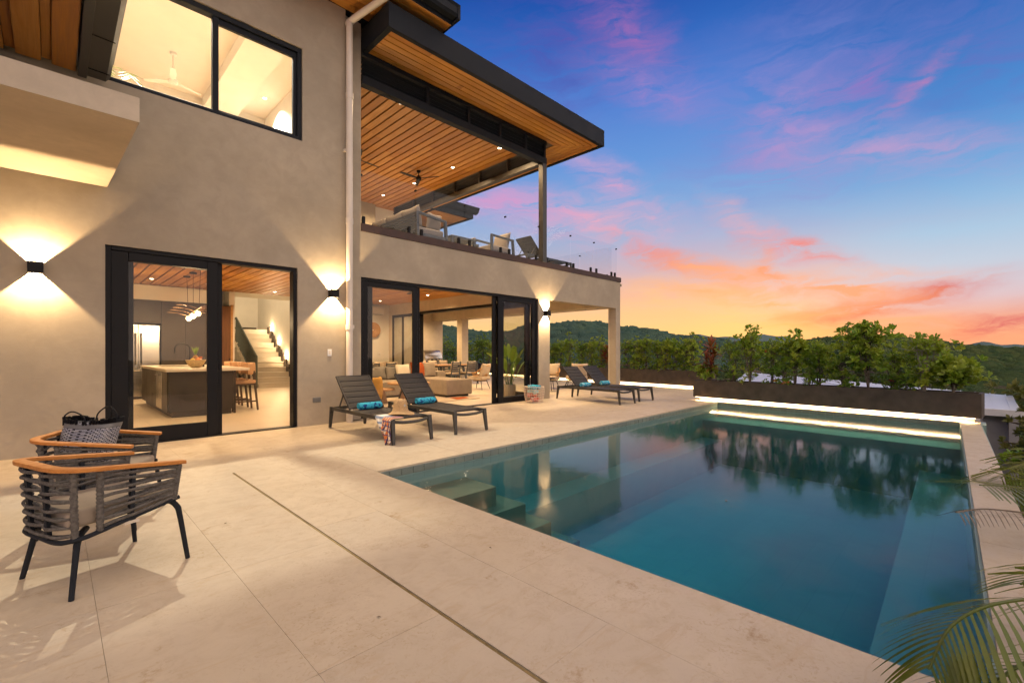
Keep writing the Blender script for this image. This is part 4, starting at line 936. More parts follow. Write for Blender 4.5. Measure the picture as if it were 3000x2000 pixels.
# ================================================================== rope armchairs
def make_rope_chair():
    t = thing('rope_armchair', 'x', 'armchair', (0, 0, 0), 0, 'rope armchairs with teak arms')
    hw, fx, bx = .285, .30, -.275          # half width, front, back
    def U(z0, z1, k=1.0, inset=0):          # U-shaped plan: left front, back, right front
        pts = [(fx, hw-inset), (0, hw-inset), (bx+.10, hw-inset), (bx+.025, hw-.045-inset), (bx, hw-.12), (bx, 0), (bx, -hw+.12), (bx+.025, -hw+.045+inset), (bx+.10, -hw+inset), (0, -hw+inset), (fx, -hw+inset)]
        out = []
        for x, y in pts:
            f = (x-bx)/(fx-bx); out.append((x*k, y*k, z1*f+z0*(1-f)))
        return out
    # teak arm rail: flat section swept along the U
    path = bez(U(.670, .598), 60); m = MB()
    for i, p in enumerate(path):
        d = (path[min(i+1, 60)]-path[max(i-1, 0)]).normalized(); nrm = Vector((d.y, -d.x, 0)).normalized(); wd = .026 if 8 < i < 52 else .023
        for a, b in ((-wd, -.011), (wd, -.011), (wd, .011), (-wd, .011)): m.v.append(tuple(p+nrm*a+Vector((0, 0, b))))
    for i in range(60):
        for k in range(4): m.f.append((i*4+k, i*4+(k+1) % 4, i*4+4+(k+1) % 4, i*4+4+k))
    m.f += [(3, 2, 1, 0), (240, 241, 242, 243)]
    m.build('arm_rail', 'teak', t, True, .004, 2)
    low = U(.285, .385, .93)
    MB().tube(bez(low, 50), .013, 8).build('seat_frame', 'charcoal_metal', t, True)
    MB().tube([(fx*.93, hw*.93, .385), (fx*.95, 0, .375), (fx*.93, -hw*.93, .385)], .013, 8).build('seat_frame', 'charcoal_metal', t, True)
    # upright posts, wrapped with rope
    def top(x): f = (x-bx)/(fx-bx); return .655*(1-f)+.583*f
    def bot(x): f = (x-bx)/(fx-bx); return .29*(1-f)+.385*f
    posts = []
    for s in (-1, 1): posts += [(fx-.03, s*hw), (.03, s*hw), (bx+.155, s*hw), (bx+.055, s*(hw-.03)), (bx+.0, s*.10)]
    for i, (x, y) in enumerate(posts):
        wrapped = (i % 5) in (0, 2, 3); p0 = Vector((x*.93, y*.93, bot(x))); p1 = Vector((x, y, top(x)))
        if wrapped:
            n = 46; rs = [.0165+.0022*math.sin(k*math.pi*.66) for k in range(n)]
            MB().tube([p0.lerp(p1, k/(n-1)) for k in range(n)], rs, 8).build('rope_wrap', 'rope_gray', t, True, 0, 2, 80)
        else: MB().bar(p0, p1, .03, .02).build('back_post', 'charcoal_metal', t)
    # rope bands between the posts
    def P(x, y, h): p0 = Vector((x*.93, y*.93, bot(x))); p1 = Vector((x, y, top(x))); return p0.lerp(p1, h)
    rows = 8
    for s in (-1, 1):
        for r in range(rows):
            h = .05+.90*r/(rows-1)
            for q in (0, 1):
                h2 = h+(.030 if (r+q) % 2 else -.022); off = .012*(1 if q else -1)
                A = P(bx+.155, s*hw, h); B = P(.03, s*hw, (h+h2)/2); Cc = P(fx-.03, s*hw, h2)
                B = B+Vector((0, s*off, 0)); pts = [A, A.lerp(B, .5)+Vector((0, 0, .004*(-1)**r)), B, B.lerp(Cc, .5)+Vector((0, 0, -.004*(-1)**r)), Cc]
                MB().tube(bez(pts, 10), .0078, 6, flat=(1, 1.2)).build('rope', 'rope_gray', t, True)
    for r in range(rows):
        h = .05+.90*r/(rows-1)
        for q in (0, 1):
            e = .018*(1 if (r+q) % 2 else -1); o = Vector((-.010 if q else .010, 0, 0))
            pts = [P(bx+.055, hw-.03, h), P(bx+.012, hw-.10, h)+o, P(bx, .10, h+e)+o*1.3, P(bx, 0, h)+o, P(bx, -.10, h-e)-o, P(bx+.012, -hw+.10, h)-o, P(bx+.055, -hw+.03, h)]
            MB().tube(bez(pts, 18), .0078, 6, flat=(1, 1.2)).build('rope', 'rope_gray', t, True)
    # cushion
    MB().box(-.235, .275, -.235, .235, -.045, .045).build('seat_cushion', 'cushion_taupe', t, True, .03, 4).location = (0, 0, .395)
    t.children[-1].rotation_euler = (0, R(-5), 0)
    for s in (-1, 1):
        MB().tube(bez([(.20, s*.16, .372), (.245, s*.225, .365), (.272, s*.255, .33), (.283, s*.268, .27), (.315, s*.292, 0)], 18), [.016]*12+[.0155, .015, .0145, .014, .0135, .013, .0125], 10).build('leg', 'charcoal_metal', t, True)
        MB().tube(bez([(-.12, s*.14, .31), (-.165, s*.20, .305), (-.19, s*.225, .27), (-.20, s*.235, .22), (-.235, s*.275, 0)], 18), [.016]*12+[.0155, .015, .0145, .014, .0135, .013, .0125], 10).build('leg', 'charcoal_metal', t, True)
    MB().box(-.002, .07, -hw*.935, -hw*.925, .305, .322).build('care_tag', 'cushion_cream', t)
    return t
CH = make_rope_chair()
CH.location = (.19, 3.585, 0); CH.rotation_euler = (0, 0, R(20)); CH['label'] = 'empty gray rope armchair with teak arms, nearest the camera'
CH2 = copy_tree(CH); CH2.location = (.24, 4.60, 0); CH2.rotation_euler = (0, 0, R(-24)); CH2['label'] = 'gray rope armchair with a woven bag standing on its seat'
# woven bag
def bag():
    t = thing('woven_bag', 'black and white woven tote bag standing on the rear armchair', 'bag', (.17, 4.60, .440), R(-52)); 
    m = MB(); n = 48; nv = 14; uvs = []
    def shell(u, v, z0=0, z1=.30):
        a = 2*math.pi*u; w = .165+.045*v; d = .075+.03*math.sin(math.pi*v)*.6; ca, sa = math.cos(a), math.sin(a)
        x = w*math.copysign(abs(ca)**.55, ca); y = d*math.copysign(abs(sa)**.75, sa); return (x, y+.05*v*v, z0+(z1-z0)*v-.018*(v**3)*(1-abs(x)/.22))
    m.grid(lambda u, v: shell(u, v), n, nv); m.f.append(tuple(range(n-1, -1, -1)))
    me = m.mesh('bag_body', 'bag_weave', True, 0, 2, 80, False); uvl = me.uv_layers.new(name='UVMap')
    for lp in me.loops:
        k = lp.vertex_index; j, i = divmod(k, n+1) if k < (n+1)*(nv+1) else (0, 0); uvl.data[lp.index].uv = (i/n, j/nv)
    link('bag_body', me, t)
    g = MB(); g.grid(lambda u, v: tuple(Vector(shell(u, .93+.12*v))*1.012), n, 2); g.build('bag_band', 'gray_metal', t, True, 0, 2, 80)
    for k in range(64):
        rim = MB()
        p = Vector(shell(k/64, 1.03))*1.012; rim.bar(p, p+Vector((random.uniform(-.004, .004), random.uniform(-.003, .003), random.uniform(.028, .04))), .016, .008)
        rim.build('rim_loop', 'black_metal', t)
    for y, dz, sh in ((-.06, .10, -.02), (.13, .115, .03)):
        MB().tube(bez([(-.10+sh, y, .30), (-.085+sh, y*1.05, .365), (-.01+sh, y*1.15, .30+dz), (.07+sh, y*1.05, .365), (.09+sh, y, .30)], 22), .005, 7).build('handle', 'black_metal', t, True)
bag()
# wire basket with towels
def basket():
    t = thing('towel_basket', 'white wire basket of rolled towels by the pillar', 'basket', (8.66, 7.86, 0)); t.scale = (1.08, 1.08, 1.08)
    rad = lambda z: .195+.045*math.sin(min(1, z/.36)*2.2)
    for k in range(7):
        z = .012+.058*k; MB().tube([(rad(z)*math.cos(a), rad(z)*math.sin(a), z) for a in np.linspace(0, 2*math.pi, 33)[:-1]], .005 if k < 6 else .008, 6, closed=True).build('hoop', 'basket_wire', t, True)
    me = MB().tube([(rad(z), 0, z) for z in np.linspace(.012, .36, 9)], .0035, 5).mesh('wire', 'basket_wire', True)
    for k in range(26): link('wire', me, t, (0, 0, 0), (0, 0, 2*math.pi*k/26))
    MB().lathe([(0, .005), (.19, .005), (.19, .012), (0, .012)], n=24).build('base', 'basket_wire', t)
    return t
basket()
G = 'rolled towels in the wire basket'
for i, (dx, dy, z, rz, mt, lb) in enumerate(((-.05, -.06, .03, .2, 'towel_coral', 'coral rolled towel low in the wire basket, left'), (.07, -.02, .03, .9, 'towel_coral', 'coral rolled towel low in the wire basket, right'), (-.02, .05, .13, -.4, 'towel_coral', 'coral rolled towel in the middle of the wire basket'),
        (0, -.05, .21, .5, 'towel_aqua', 'pale aqua rolled towel near the rim of the wire basket'), (.02, .07, .22, -.2, 'towel_aqua', 'pale aqua rolled towel at the back of the wire basket'), (-.09, .0, .33, 1.3, 'towel_blue2', 'blue rolled towel on top of the basket, left'), (.0, -.01, .34, 1.4, 'towel_blue', 'blue rolled towel on top of the basket, middle'), (.10, .01, .33, 1.5, 'towel_blue2', 'blue rolled towel on top of the basket, right'))):
    towel_roll((8.66+dx, 7.86+dy, z), rz, mt, lb, .26, .055, G)
# switch plate on the wall
t = thing('light_switch', 'small white light switch on the wall under the middle sconce', 'switch', (3.465, W1, 1.26))
MB().box(-.036, .036, -.008, -.001, -.06, .06).build('plate', 'white_paint', t, False, .003, 2); MB().box(-.016, .016, -.012, -.0082, -.032, .032).build('toggle', 'white_pvc', t, False, .002, 1)
t = thing('outlet_cover', 'gray flush outlet cover low on the wall behind the nearest lounger', 'outlet', (3.24, W1, .44)); MB().box(-.07, .07, -.012, -.001, -.045, .045).build('cover', 'gray_metal', t, False, .004, 1); MB().box(-.05, .05, -.016, -.0122, -.03, .03).build('lid', 'gray_metal', t, False, .003, 1)

# ================================================================== kitchen
t = thing('kitchen_island', 'dark timber kitchen island with a pale stone top', 'kitchen island', (0, 0, 0))
MB().box(1.56, 2.66, 10.88, 14.5, .10, .885).build('body', 'cabinet', t, False, .004, 1); MB().box(1.62, 2.62, 10.90, 14.45, 0, .10).build('plinth', 'skirting', t)
MB().box(1.52, 2.95, 10.84, 14.55, .886, .94).build('worktop', 'counter', t, False, .006, 2)
MB().box(2.662, 2.70, 10.88, 10.93, 0, .885).build('end_panel', 'cabinet', t)
for y0, y1 in ((10.92, 11.5), (12.82, 13.65), (13.66, 14.48)): MB().box(1.542, 1.559, y0+.004, y1-.004, .11, .88).build('cupboard_door', 'cabinet', t, False, .002, 1)
for k in range(3): MB().box(1.542, 1.559, 12.2, 12.81, .115+.257*k, .115+.257*k+.25).build('drawer', 'cabinet', t, False, .002, 1)
dw = MB().box(1.535, 1.559, 11.51, 12.19, .12, .87).build('dishwasher_front', 'steel', t, False, .003, 1)
MB().tube([(1.50, 11.58, .80), (1.50, 12.12, .80)], .012, 10).build('handle', 'steel', dw, True)
MB().box(1.75, 2.25, 12.9, 13.7, .9405, .9425).build('sink_rim', 'skirting', t); 
t = thing('kitchen_faucet', 'black gooseneck faucet on the kitchen island', 'faucet', (2.32, 13.3, .941), 0)
MB().lathe([(.028, 0), (.028, .02), (.018, .03), (.018, .12), (.014, .13)], n=14).build('base', 'black_metal', t, True); MB().tube(bez([(0, 0, .1), (0, 0, .42), (-.05, 0, .50), (-.15, 0, .53), (-.25, 0, .50), (-.29, 0, .42), (-.295, 0, .30)], 24), .014, 10).build('spout', 'black_metal', t, True); MB().tube([(0, 0, .10), (.09, 0, .13)], .008, 8).build('lever', 'black_metal', t, True)
bl = thing('fruit_bowl', 'pale stone fruit bowl on the kitchen island', 'bowl', (2.12, 11.55, .941))
MB().lathe([(0, .0), (.07, .0), (.11, .03), (.155, .10), (.185, .165), (.175, .165), (.145, .10), (.1, .045), (0, .03)], n=28).build('bowl_body', 'clay_bowl', bl, True, 0, 2, 60)
def fruit(loc, r, mat, label, cat):
    o = MB().lathe([(r*math.sin(a), -r*math.cos(a)) for a in np.linspace(0, math.pi, 10)], (0, 0, 0), 14).build(cat, mat, None, True, 0, 2, 90); o.location = loc; tag(o, label, cat)
fruit((2.07, 11.56, 1.10), .045, 'lemon', 'yellow lemon in the stone fruit bowl', 'lemon'); fruit((2.15, 11.50, 1.10), .05, 'orange_fruit', 'orange lying in the stone fruit bowl', 'orange'); fruit((2.20, 11.58, 1.10), .038, 'cushion_cream', 'pale fruit at the right rim of the bowl', 'fruit')
t = thing('pineapple', 'pineapple standing upright in the fruit bowl', 'pineapple', (2.13, 11.62, 1.04)); MB().lathe([(0, 0), (.045, .01), (.06, .06), (.055, .12), (.03, .16), (0, .17)], n=16).build('fruit_body', 'pineapple_skin', t, True)
cr = MB()
for k in range(16):
    a = k*2.4; L = .15+.05*random.random(); sp = .02+.05*(k/16); b = Vector((0, 0, .16)); tip = b+Vector((math.cos(a)*sp*1.6, math.sin(a)*sp*1.6, L)); mid = b.lerp(tip, .5)+Vector((math.cos(a)*.01, math.sin(a)*.01, .01)); sd = Vector((-math.sin(a), math.cos(a), 0))*.012
    cr.add([b-sd, b+sd, mid+sd, tip, mid-sd], [(0, 1, 2, 4), (4, 2, 3)])
cr.build('crown', 'leaf_green', t)
t = thing('oil_bottles', 'dark bottles with an amber candle jar behind the fruit bowl', 'bottles', (2.28, 12.2, .941)); MB().lathe([(0, 0), (.04, 0), (.04, .13), (.015, .17), (.015, .2), (0, .2)], n=14).build('bottle', 'black_metal', t, True); MB().lathe([(0, 0), (.04, 0), (.04, .13), (.015, .17), (.015, .2), (0, .2)], (.1, .1, 0), 14).build('bottle', 'black_metal', t, True); MB().lathe([(0, 0), (.045, 0), (.045, .15), (0, .15)], (.02, -.09, .08), 14).build('candle_jar', 'amber', t, True); MB().box(-.05, .16, -.15, .17, 0, .078).build('tray_block', 'ceramic_gray', t) if False else MB().lathe([(0, 0), (.05, 0), (.05, .078), (0, .078)], (.02, -.09, 0), 14).build('candle_stand', 'ceramic_gray', t, True)
t = thing('refrigerator', 'tall stainless steel french-door refrigerator', 'refrigerator', (1.62, 15.92, 0))
MB().box(-.46, .46, .04, .70, .05, 2.0).build('body', 'steel_dark', t); MB().box(-.46, .46, .02, .68, 0, .05).build('base', 'skirting', t)
for a, b in ((-.46, -.003), (.003, .46)): MB().box(a, b, 0, .038, .84, 2.0).build('door', 'steel', t, False, .006, 2)
MB().box(-.46, .46, 0, .038, .07, .83).build('freezer_drawer', 'steel', t, False, .006, 2)
for s in (-1, 1):
    MB().tube([(s*.06, -.05, .93), (s*.06, -.05, 1.78)], .016, 10).build('handle', 'steel_dark', t, True)
    for z in (.96, 1.75): MB().box(s*.06-.02, s*.06+.02, -.05, 0, z-.025, z+.025).build('handle_mount', 'steel_dark', t)
MB().tube([(-.38, -.05, .77), (.38, -.05, .77)], .014, 10).build('handle', 'steel', t, True)
MB().box(.27, .41, -.003, 0, 1.91, 1.94).build('badge', 'white_paint', t)
t = thing('tall_cabinet', 'dark timber wall cabinets around the refrigerator', 'cabinet', (0, 0, 0))
MB().box(.22, 3.5, 15.97, 16.6, 2.06, 2.70).build('upper_box', 'cabinet', t); MB().box(2.12, 3.5, 15.97, 16.6, 0, 2.055).build('tall_box', 'cabinet', t); MB().box(.22, 1.12, 15.97, 16.6, 0, 2.055).build('tall_box', 'cabinet', t)
for a, b in ((.23, .76), (.76, 1.35), (1.35, 2.11)): MB().box(a+.003, b-.003, 15.945, 15.968, 2.07, 2.69).build('cupboard_door', 'cabinet', t, False, .002, 1)
for a, b in ((2.125, 2.68), (2.68, 3.49)): MB().box(a+.003, b-.003, 15.945, 15.968, .08, 2.69).build('cupboard_door', 'cabinet', t, False, .002, 1)
MB().box(.21, 3.52, 15.90, 16.61, 2.702, 3.10).build('bulkhead', 'plaster_white', t)
t = thing('pantry_door', 'brown timber door beside the cabinets', 'door', (3.66, 15.96, 0)); MB().box(-.14, .16, 0, .05, 0, 2.66).build('door_leaf', 'brown_door', t, False, .003, 1); MB().box(.162, .22, -.01, .06, 0, 2.70).build('door_frame', 'oak', t); MB().tube([(.13, -.03, 1.05), (.13, 0, 1.05)], .02, 10).build('lock', 'black_metal', t, True)
# bar stools
def make_stool():
    t = thing('bar_stool', 'x', 'stool', (0, 0, 0), 0, 'tan leather bar stools at the island')
    MB().box(-.21, .21, -.22, .22, .585, .665).build('seat', 'leather_tan', t, True, .025, 3); MB().box(-.20, .20, -.21, .21, .55, .584).build('seat_frame', 'dark_wood', t)
    for sx in (-1, 1):
        for sy in (-1, 1): MB().bar((sx*.17, sy*.18, .86 if sx > 0 else .56), (sx*.245, sy*.225, 0), .05, .045, (0, 1, 0), .035, .03).build('leg', 'dark_wood', t, False, .005, 1)
    for sy in (-1, 1): MB().bar((-.22, sy*.21, .20), (.22, sy*.21, .20), .03, .03).build('rung', 'dark_wood', t)
    MB().bar((-.215, -.2, .26), (-.215, .2, .26), .03, .03).build('footrest', 'dark_wood', t)
    for k in range(4):
        a0, a1 = R(-82+41*k), R(-82+41*(k+1)-1.5); m = MB()
        def fn(u, v, a0=a0, a1=a1):
            a = a0+(a1-a0)*u; r = .245+(.04 if 0 else 0); ang = 2*math.pi*v; th = .028; hh = .13; rr = r+th*math.cos(ang)*(.75+.25*math.sin(math.pi*u)); return (rr*math.cos(a)*.92+.0, rr*math.sin(a)*1.02, .91+hh*math.copysign(abs(math.sin(ang))**.5, math.sin(ang)))
        m.grid(fn, 6, 16); m.f.append(tuple(7*j for j in range(16))); m.f.append(tuple(6+7*j for j in range(16)))
        m.build('backrest_pad', 'leather_tan', t, True, 0, 2, 60)
    return t
st = make_stool(); st.location = (2.93, 11.30, 0); st['label'] = 'tan leather bar stool nearest the open kitchen door'
for y, lb in ((12.02, 'tan leather bar stool in the middle of the row'), (12.75, 'tan leather bar stool farthest along the island')):
    c = copy_tree(st); c.location = (2.93, y, 0); c['label'] = lb
# pendant lamp of wooden leaves
t = thing('pendant_lamp', 'pendant lamp of wooden leaves with glowing bulbs above the island', 'pendant lamp', (2.30, 12.8, 0))
for dy in (-.75, 0, .72): MB().lathe([(0, 3.117), (.075, 3.117), (.075, 3.09), (0, 3.09)], (0, dy, 0), 18).build('canopy', 'charcoal_metal', t, True); MB().tube([(0, dy, 3.09), (0, dy*.8, 2.24+.02*abs(dy))], .005, 6).build('cable', 'black_metal', t)
MB().tube(bez([(0, -.85, 2.27), (0, -.4, 2.23), (0, .1, 2.19), (0, .55, 2.14), (0, .9, 2.10)], 20), .012, 8).build('spine', 'oak', t, True)
for k in range(9):
    y = -.8+.2*k; s = -1 if k % 2 else 1; b = Vector((0, y, 2.25-.08*(y+.8))); d = Vector((s*.30, .20, .07)).normalized(); L = .46; sdv = d.cross(Vector((0, 0, 1))).normalized(); m = MB()
    def fn(u, v, b=b, d=d, L=L, sdv=sdv): w = .10*math.sin(math.pi*min(1, u*.97+.03))**.7; return b+d*L*u+sdv*w*(v*2-1)+Vector((0, 0, .03*math.sin(math.pi*u)-.03*(v*2-1)**2*0))
    m.grid(fn, 10, 4); o = m.build('wood_leaf', 'oak', t, True, 0, 2, 90); o.modifiers.new('thick', 'SOLIDIFY').thickness = .006
for y in (-.5, 0, .5):
    z = 2.14-.06*(y+.6); MB().lathe([(.055*math.sin(a), -.055*math.cos(a)) for a in np.linspace(0, math.pi, 10)], (0, y, z), 16).build('bulb', 'bulb_glow', t, True, 0, 2, 90); MB().lathe([(.018, .05), (.018, .085), (0, .085)], (0, y, z), 10).build('socket', 'black_metal', t)
    lamp('POINT', (0, y, z-.08), 34, t, WARM, .05)
# staircase
t = thing('staircase', 'pale stone staircase with dark stepped skirting', 'staircase', (0, 0, 0))
tr_, rs_ = .28, .187
for k in range(11):
    y0 = 17.9+tr_*k; z1 = .15+rs_*k; MB().box(5.16, 6.36, y0, y0+tr_*1.0, max(0, z1-rs_*2), z1-.03).build('riser', 'stone_step', t); MB().box(5.14, 6.36, y0-.025, y0+tr_-.028, z1-.029, z1).build('tread', 'stone_step', t, False, .004, 1)
    MB().box(6.362, 6.40, y0-.02, y0+tr_-.021, z1-.02, z1+rs_+.10).build('skirting', 'skirting', t)
y0 = 17.9+tr_*11; MB().box(3.96, 6.36, y0, y0+1.4, 1.95, .15+rs_*11).build('landing', 'stone_step', t); MB().box(3.96, 6.36, y0+1.402, y0+1.43, .15+rs_*11, .15+rs_*11+.14).build('skirting', 'skirting', t)
for k in range(9):
    y1 = 20.9-tr_*k; z1 = 2.2-rs_*k if False else .15+rs_*(11+k+1)
for k in range(10):   # side of the steps seen from the kitchen
    y0 = 17.9+tr_*k; z1 = .15+rs_*k; MB().box(4.95, 5.135, y0-.02, y0+tr_-.021, max(0, z1-.45), z1).build('string', 'stone_step', t)
for i, (k, lb) in enumerate(((3, ''), (6, ''), (9, ''))):
    l = thing('step_light', ('lowest', 'middle', 'highest')[i]+' small glowing step light on the stair wall', 'step light', (6.405, 17.9+tr_*k+.1, .15+rs_*k+.42), 0, 'step lights on the stair wall'); MB().box(-.012, .012, -.04, .04, -.04, .04).build('lens', 'lamp_white', l, False, .004, 1); lamp('POINT', (-.10, 0, 0), 14, l, WARM, .03)
rl2 = thing('stair_balustrade', 'gray-green steel bar balustrade beside the staircase', 'balustrade', (0, 0, 0))
A = Vector((5.06, 17.75, 0)); m = MB(); top0, top1 = Vector((5.06, 17.8, 1.12)), Vector((5.06, 20.35, 2.62))
m.bar(top0, top1, .04, .05); m.bar((5.06, 17.8, .18), (5.06, 20.35, 1.72), .03, .04); m.bar((5.06, 17.78, 0), (5.06, 17.78, 1.14), .05, .05); m.bar(top1, (5.06, 20.35, 1.7), .04, .04); m.bar(top1, (4.45, 20.55, 1.95), .04, .05); m.build('rail', 'green_steel', rl2, False, .004, 1)
bar = MB().bar((0, 0, 0), (0, 0, .96), .012, .035).mesh('baluster', 'green_steel')
for k in range(20):
    f = (k+.5)/20; link('baluster', bar, rl2, (5.06, 17.8+2.55*f, .17+1.53*f), (0, 0, 0))
for k in range(8): link('baluster', bar, rl2, (5.0-.07*k, 20.36+.024*k, 1.6-.075*k))

# ================================================================== living room
def softbox(name, x0, x1, y0, y1, z0, z1, mat, parent, bev=.04, piping=True):
    o = MB().box(-(x1-x0)/2, (x1-x0)/2, -(y1-y0)/2, (y1-y0)/2, -(z1-z0)/2, (z1-z0)/2).build(name, mat, parent, True, bev, 4); o.location = ((x0+x1)/2, (y0+y1)/2, (z0+z1)/2); return o
def pillow(loc, w, h, d, rot, mat, label=None, parent=None, name='throw_pillow', cat='pillow', group=None):
    m = MB()
    def fn(s):
        def f(u, v):
            x, y = u*2-1, v*2-1; e = (1-abs(x)**2.6)*(1-abs(y)**2.6); pin = 1-.10*(1-abs(x))*abs(y)**3; pinx = 1-.10*(1-abs(y))*abs(x)**3
            return (x*w/2*pinx, s*d/2*max(0, e)**.42, y*h/2*pin)
        return f
    m.grid(fn(-1), 14, 14); m.grid(fn(1), 14, 14); o = m.build(name, mat, parent, True, 0, 2, 100); weld(o.data); o.location = loc; o.rotation_euler = rot
    if label: tag(o, label, cat, group)
    return o
t = thing('sectional_sofa', 'low taupe sectional sofa with a block chaise in the living room', 'sofa', (0, 0, 0))
softbox('chaise', 7.70, 8.62, 10.25, 11.95, .06, .50, 'cushion_taupe', t, .05); softbox('seat', 5.2, 7.68, 11.30, 12.25, .06, .46, 'cushion_taupe', t, .05); softbox('corner_block', 7.70, 8.62, 11.97, 12.3, .06, .46, 'cushion_taupe', t, .05)
softbox('back_block', 5.2, 8.3, 12.30, 12.62, .06, .70, 'cushion_taupe', t, .05); softbox('side_block', 8.64, 8.98, 12.0, 13.1, .06, .66, 'cushion_taupe', t, .05)
MB().box(5.25, 8.55, 11.4, 12.5, 0, .06).build('plinth', 'skirting', t); MB().box(7.75, 8.55, 10.35, 11.4, 0, .06).build('plinth', 'skirting', t)
pillow((6.35, 12.12, .66), 1.15, .40, .22, (R(-14), 0, 0), 'cushion_gray', 'long gray bolster cushion on the sofa behind the fixed glass', group='cushions on the sectional sofa'); pillow((7.1, 12.12, .64), .5, .42, .2, (R(-14), 0, R(8)), 'cushion_gray', 'small gray cushion beside the long bolster', group='cushions on the sectional sofa')
pillow((7.38, 11.98, .68), .50, .48, .17, (R(-14), 0, R(4)), 'cushion_cream', 'square cream cushion beside the door stile', group='cushions on the sectional sofa'); pillow((8.0, 12.10, .72), .52, .50, .17, (R(-12), 0, R(-15)), 'cushion_rust', 'rust orange cushion on the sofa corner', group='cushions on the sectional sofa'); pillow((8.36, 12.05, .72), .52, .50, .18, (R(-12), 0, R(6)), 'cushion_taupe', 'tan cushion right of the rust one', group='cushions on the sectional sofa')
def round_table(loc, r, h, label):
    t = thing('coffee_table', label, 'coffee table', loc, 0, 'round timber coffee tables'); MB().lathe([(0, h-.04), (r*.97, h-.04), (r, h-.02), (r*.985, h), (0, h)], n=40).build('top', 'oak', t, True, 0, 2, 40)
    m = MB(); n = 60; vs = []
    for z, rr in ((0, r*.52), (h-.04, r*.30)):
        for k in range(n): q = rr*(1+(.03 if k % 2 else -.02)); vs.append((q*math.cos(2*math.pi*k/n), q*math.sin(2*math.pi*k/n), z))
    m.add(vs, [(k, (k+1) % n, n+(k+1) % n, n+k) for k in range(n)]); m.build('fluted_base', 'oak', t)
round_table((6.42, 10.15, 0), .54, .50, 'larger round timber coffee table, partly hidden by the second lounger'); round_table((5.72, 10.35, 0), .36, .36, 'smaller lower round timber coffee table at left')
o = MB().box(-.08, .08, -.11, .11, 0, .03).build('book', 'cushion_cream', None, False, .003, 1); o.location = (6.25, 10.05, .501); tag(o, 'pale book lying on the larger coffee table', 'book')
t = thing('lounge_chair', 'mustard upholstered tub chair at the left of the living room', 'armchair', (5.02, 9.75, 0), R(10))
m = MB()
def fn(u, v):
    a = R(120)+R(250)*u; ang = 2*math.pi*v; r = .34+.05*math.cos(ang); return (r*math.cos(a+R(-25)), r*math.sin(a+R(-25)), .44+.26*math.copysign(abs(math.sin(ang))**.6, math.sin(ang)))
m.grid(fn, 24, 14); m.build('shell', 'drawer_mustard', t, True, 0, 2, 80); MB().lathe([(0, .30), (.30, .30), (.32, .36), (.29, .42), (0, .43)], n=24).build('seat', 'drawer_mustard', t, True); MB().lathe([(0, 0), (.22, 0), (.25, .28), (0, .28)], n=24).build('base', 'dark_wood', t, True)
o = MB().box(-1.75, 1.75, -.95, .95, .0, .012).build('area_rug', 'cushion_beige', None); o.location = (6.5, 10.45, 0); tag(o, 'pale woven rug under the coffee tables', 'rug')
o = MB().prism([(0, 0), (.5, .1), (.62, .45), (.2, .55)], .013, .018).build('hide_patch', 'cushion_rust', None); o.location = (7.55, 9.62, 0); tag(o, 'rust coloured patch on the edge of the rug', 'rug')
# fan helper
def fan(loc, drop, L, nb, rot, mat, label):
    t = thing('ceiling_fan', label, 'ceiling fan', loc, R(rot)); MB().lathe([(0, 0), (.065, 0), (.055, -.05), (.014, -.06), (.014, -drop), (.05, -drop), (.055, -drop-.03), (.085, -drop-.05), (.085, -drop-.10), (.05, -drop-.13), (0, -drop-.13)], n=20).build('motor', mat, t, True)
    for k in range(nb):
        a = 2*math.pi*k/nb; d = Vector((math.cos(a), math.sin(a), 0)); s = Vector((-math.sin(a), math.cos(a), .18)); z = -drop-.075; m = MB()
        p = [d*.07-s*.03, d*.07+s*.03, d*L*.5+s*.065, d*L+s*.045, d*L-s*.03, d*L*.5-s*.055]; v = [q+Vector((0, 0, z)) for q in p]; m.add(v+[q+Vector((0, 0, .008)) for q in v], [(5, 4, 3, 2, 1, 0), (6, 7, 8, 9, 10, 11)]+[(i, (i+1) % 6, 6+(i+1) % 6, 6+i) for i in range(6)]); m.build('blade', mat, t, False)
fan((7.94, 12.0, 6.838), .16, .66, 3, 62, 'black_metal', 'black three-blade ceiling fan under the balcony roof'); fan((5.98, 12.0, 6.838), .16, .70, 3, 8, 'black_metal', 'black ceiling fan of the balcony, half hidden by the wall edge')
fan((6.95, 10.7, 3.113), .12, .70, 3, -48, 'black_metal', 'dark ceiling fan in the living room, cut by the door frame'); fan((1.74, 11.6, 7.418), .52, .55, 3, 20, 'white_paint', 'white ceiling fan in the upstairs bedroom')
t = thing('air_conditioner', 'white wall air conditioner in the living room', 'air conditioner', (8.62, 16.30, 2.72)); MB().box(-.45, .45, -.22, -.001, 0, .30).build('casing', 'white_paint', t, True, .03, 3); MB().box(-.40, .40, -.20, -.05, -.012, -.001).build('louvre', 'gray_metal', t)
t = thing('woven_wall_basket', 'round woven rattan basket hung on the living room wall', 'wall decoration', (8.70, 16.28, 2.12))
for k in range(12): MB().tube([((.04+.022*k)*math.cos(a), -.02-.07*math.sin(k/11*2.6), (.04+.022*k)*math.sin(a)) for a in np.linspace(0, 2*math.pi, 41)[:-1]], .013, 5, closed=True).build('coil', 'rattan', t, True)
t = thing('wall_thermostat', 'small white wall plate inside the living room', 'switch', (8.98, 16.30, 1.18)); MB().box(-.06, .06, -.012, -.001, -.08, .08).build('plate', 'white_paint', t, False, .003, 1); MB().box(-.03, .03, -.016, -.0122, -.03, .03).build('button', 'white_pvc', t)
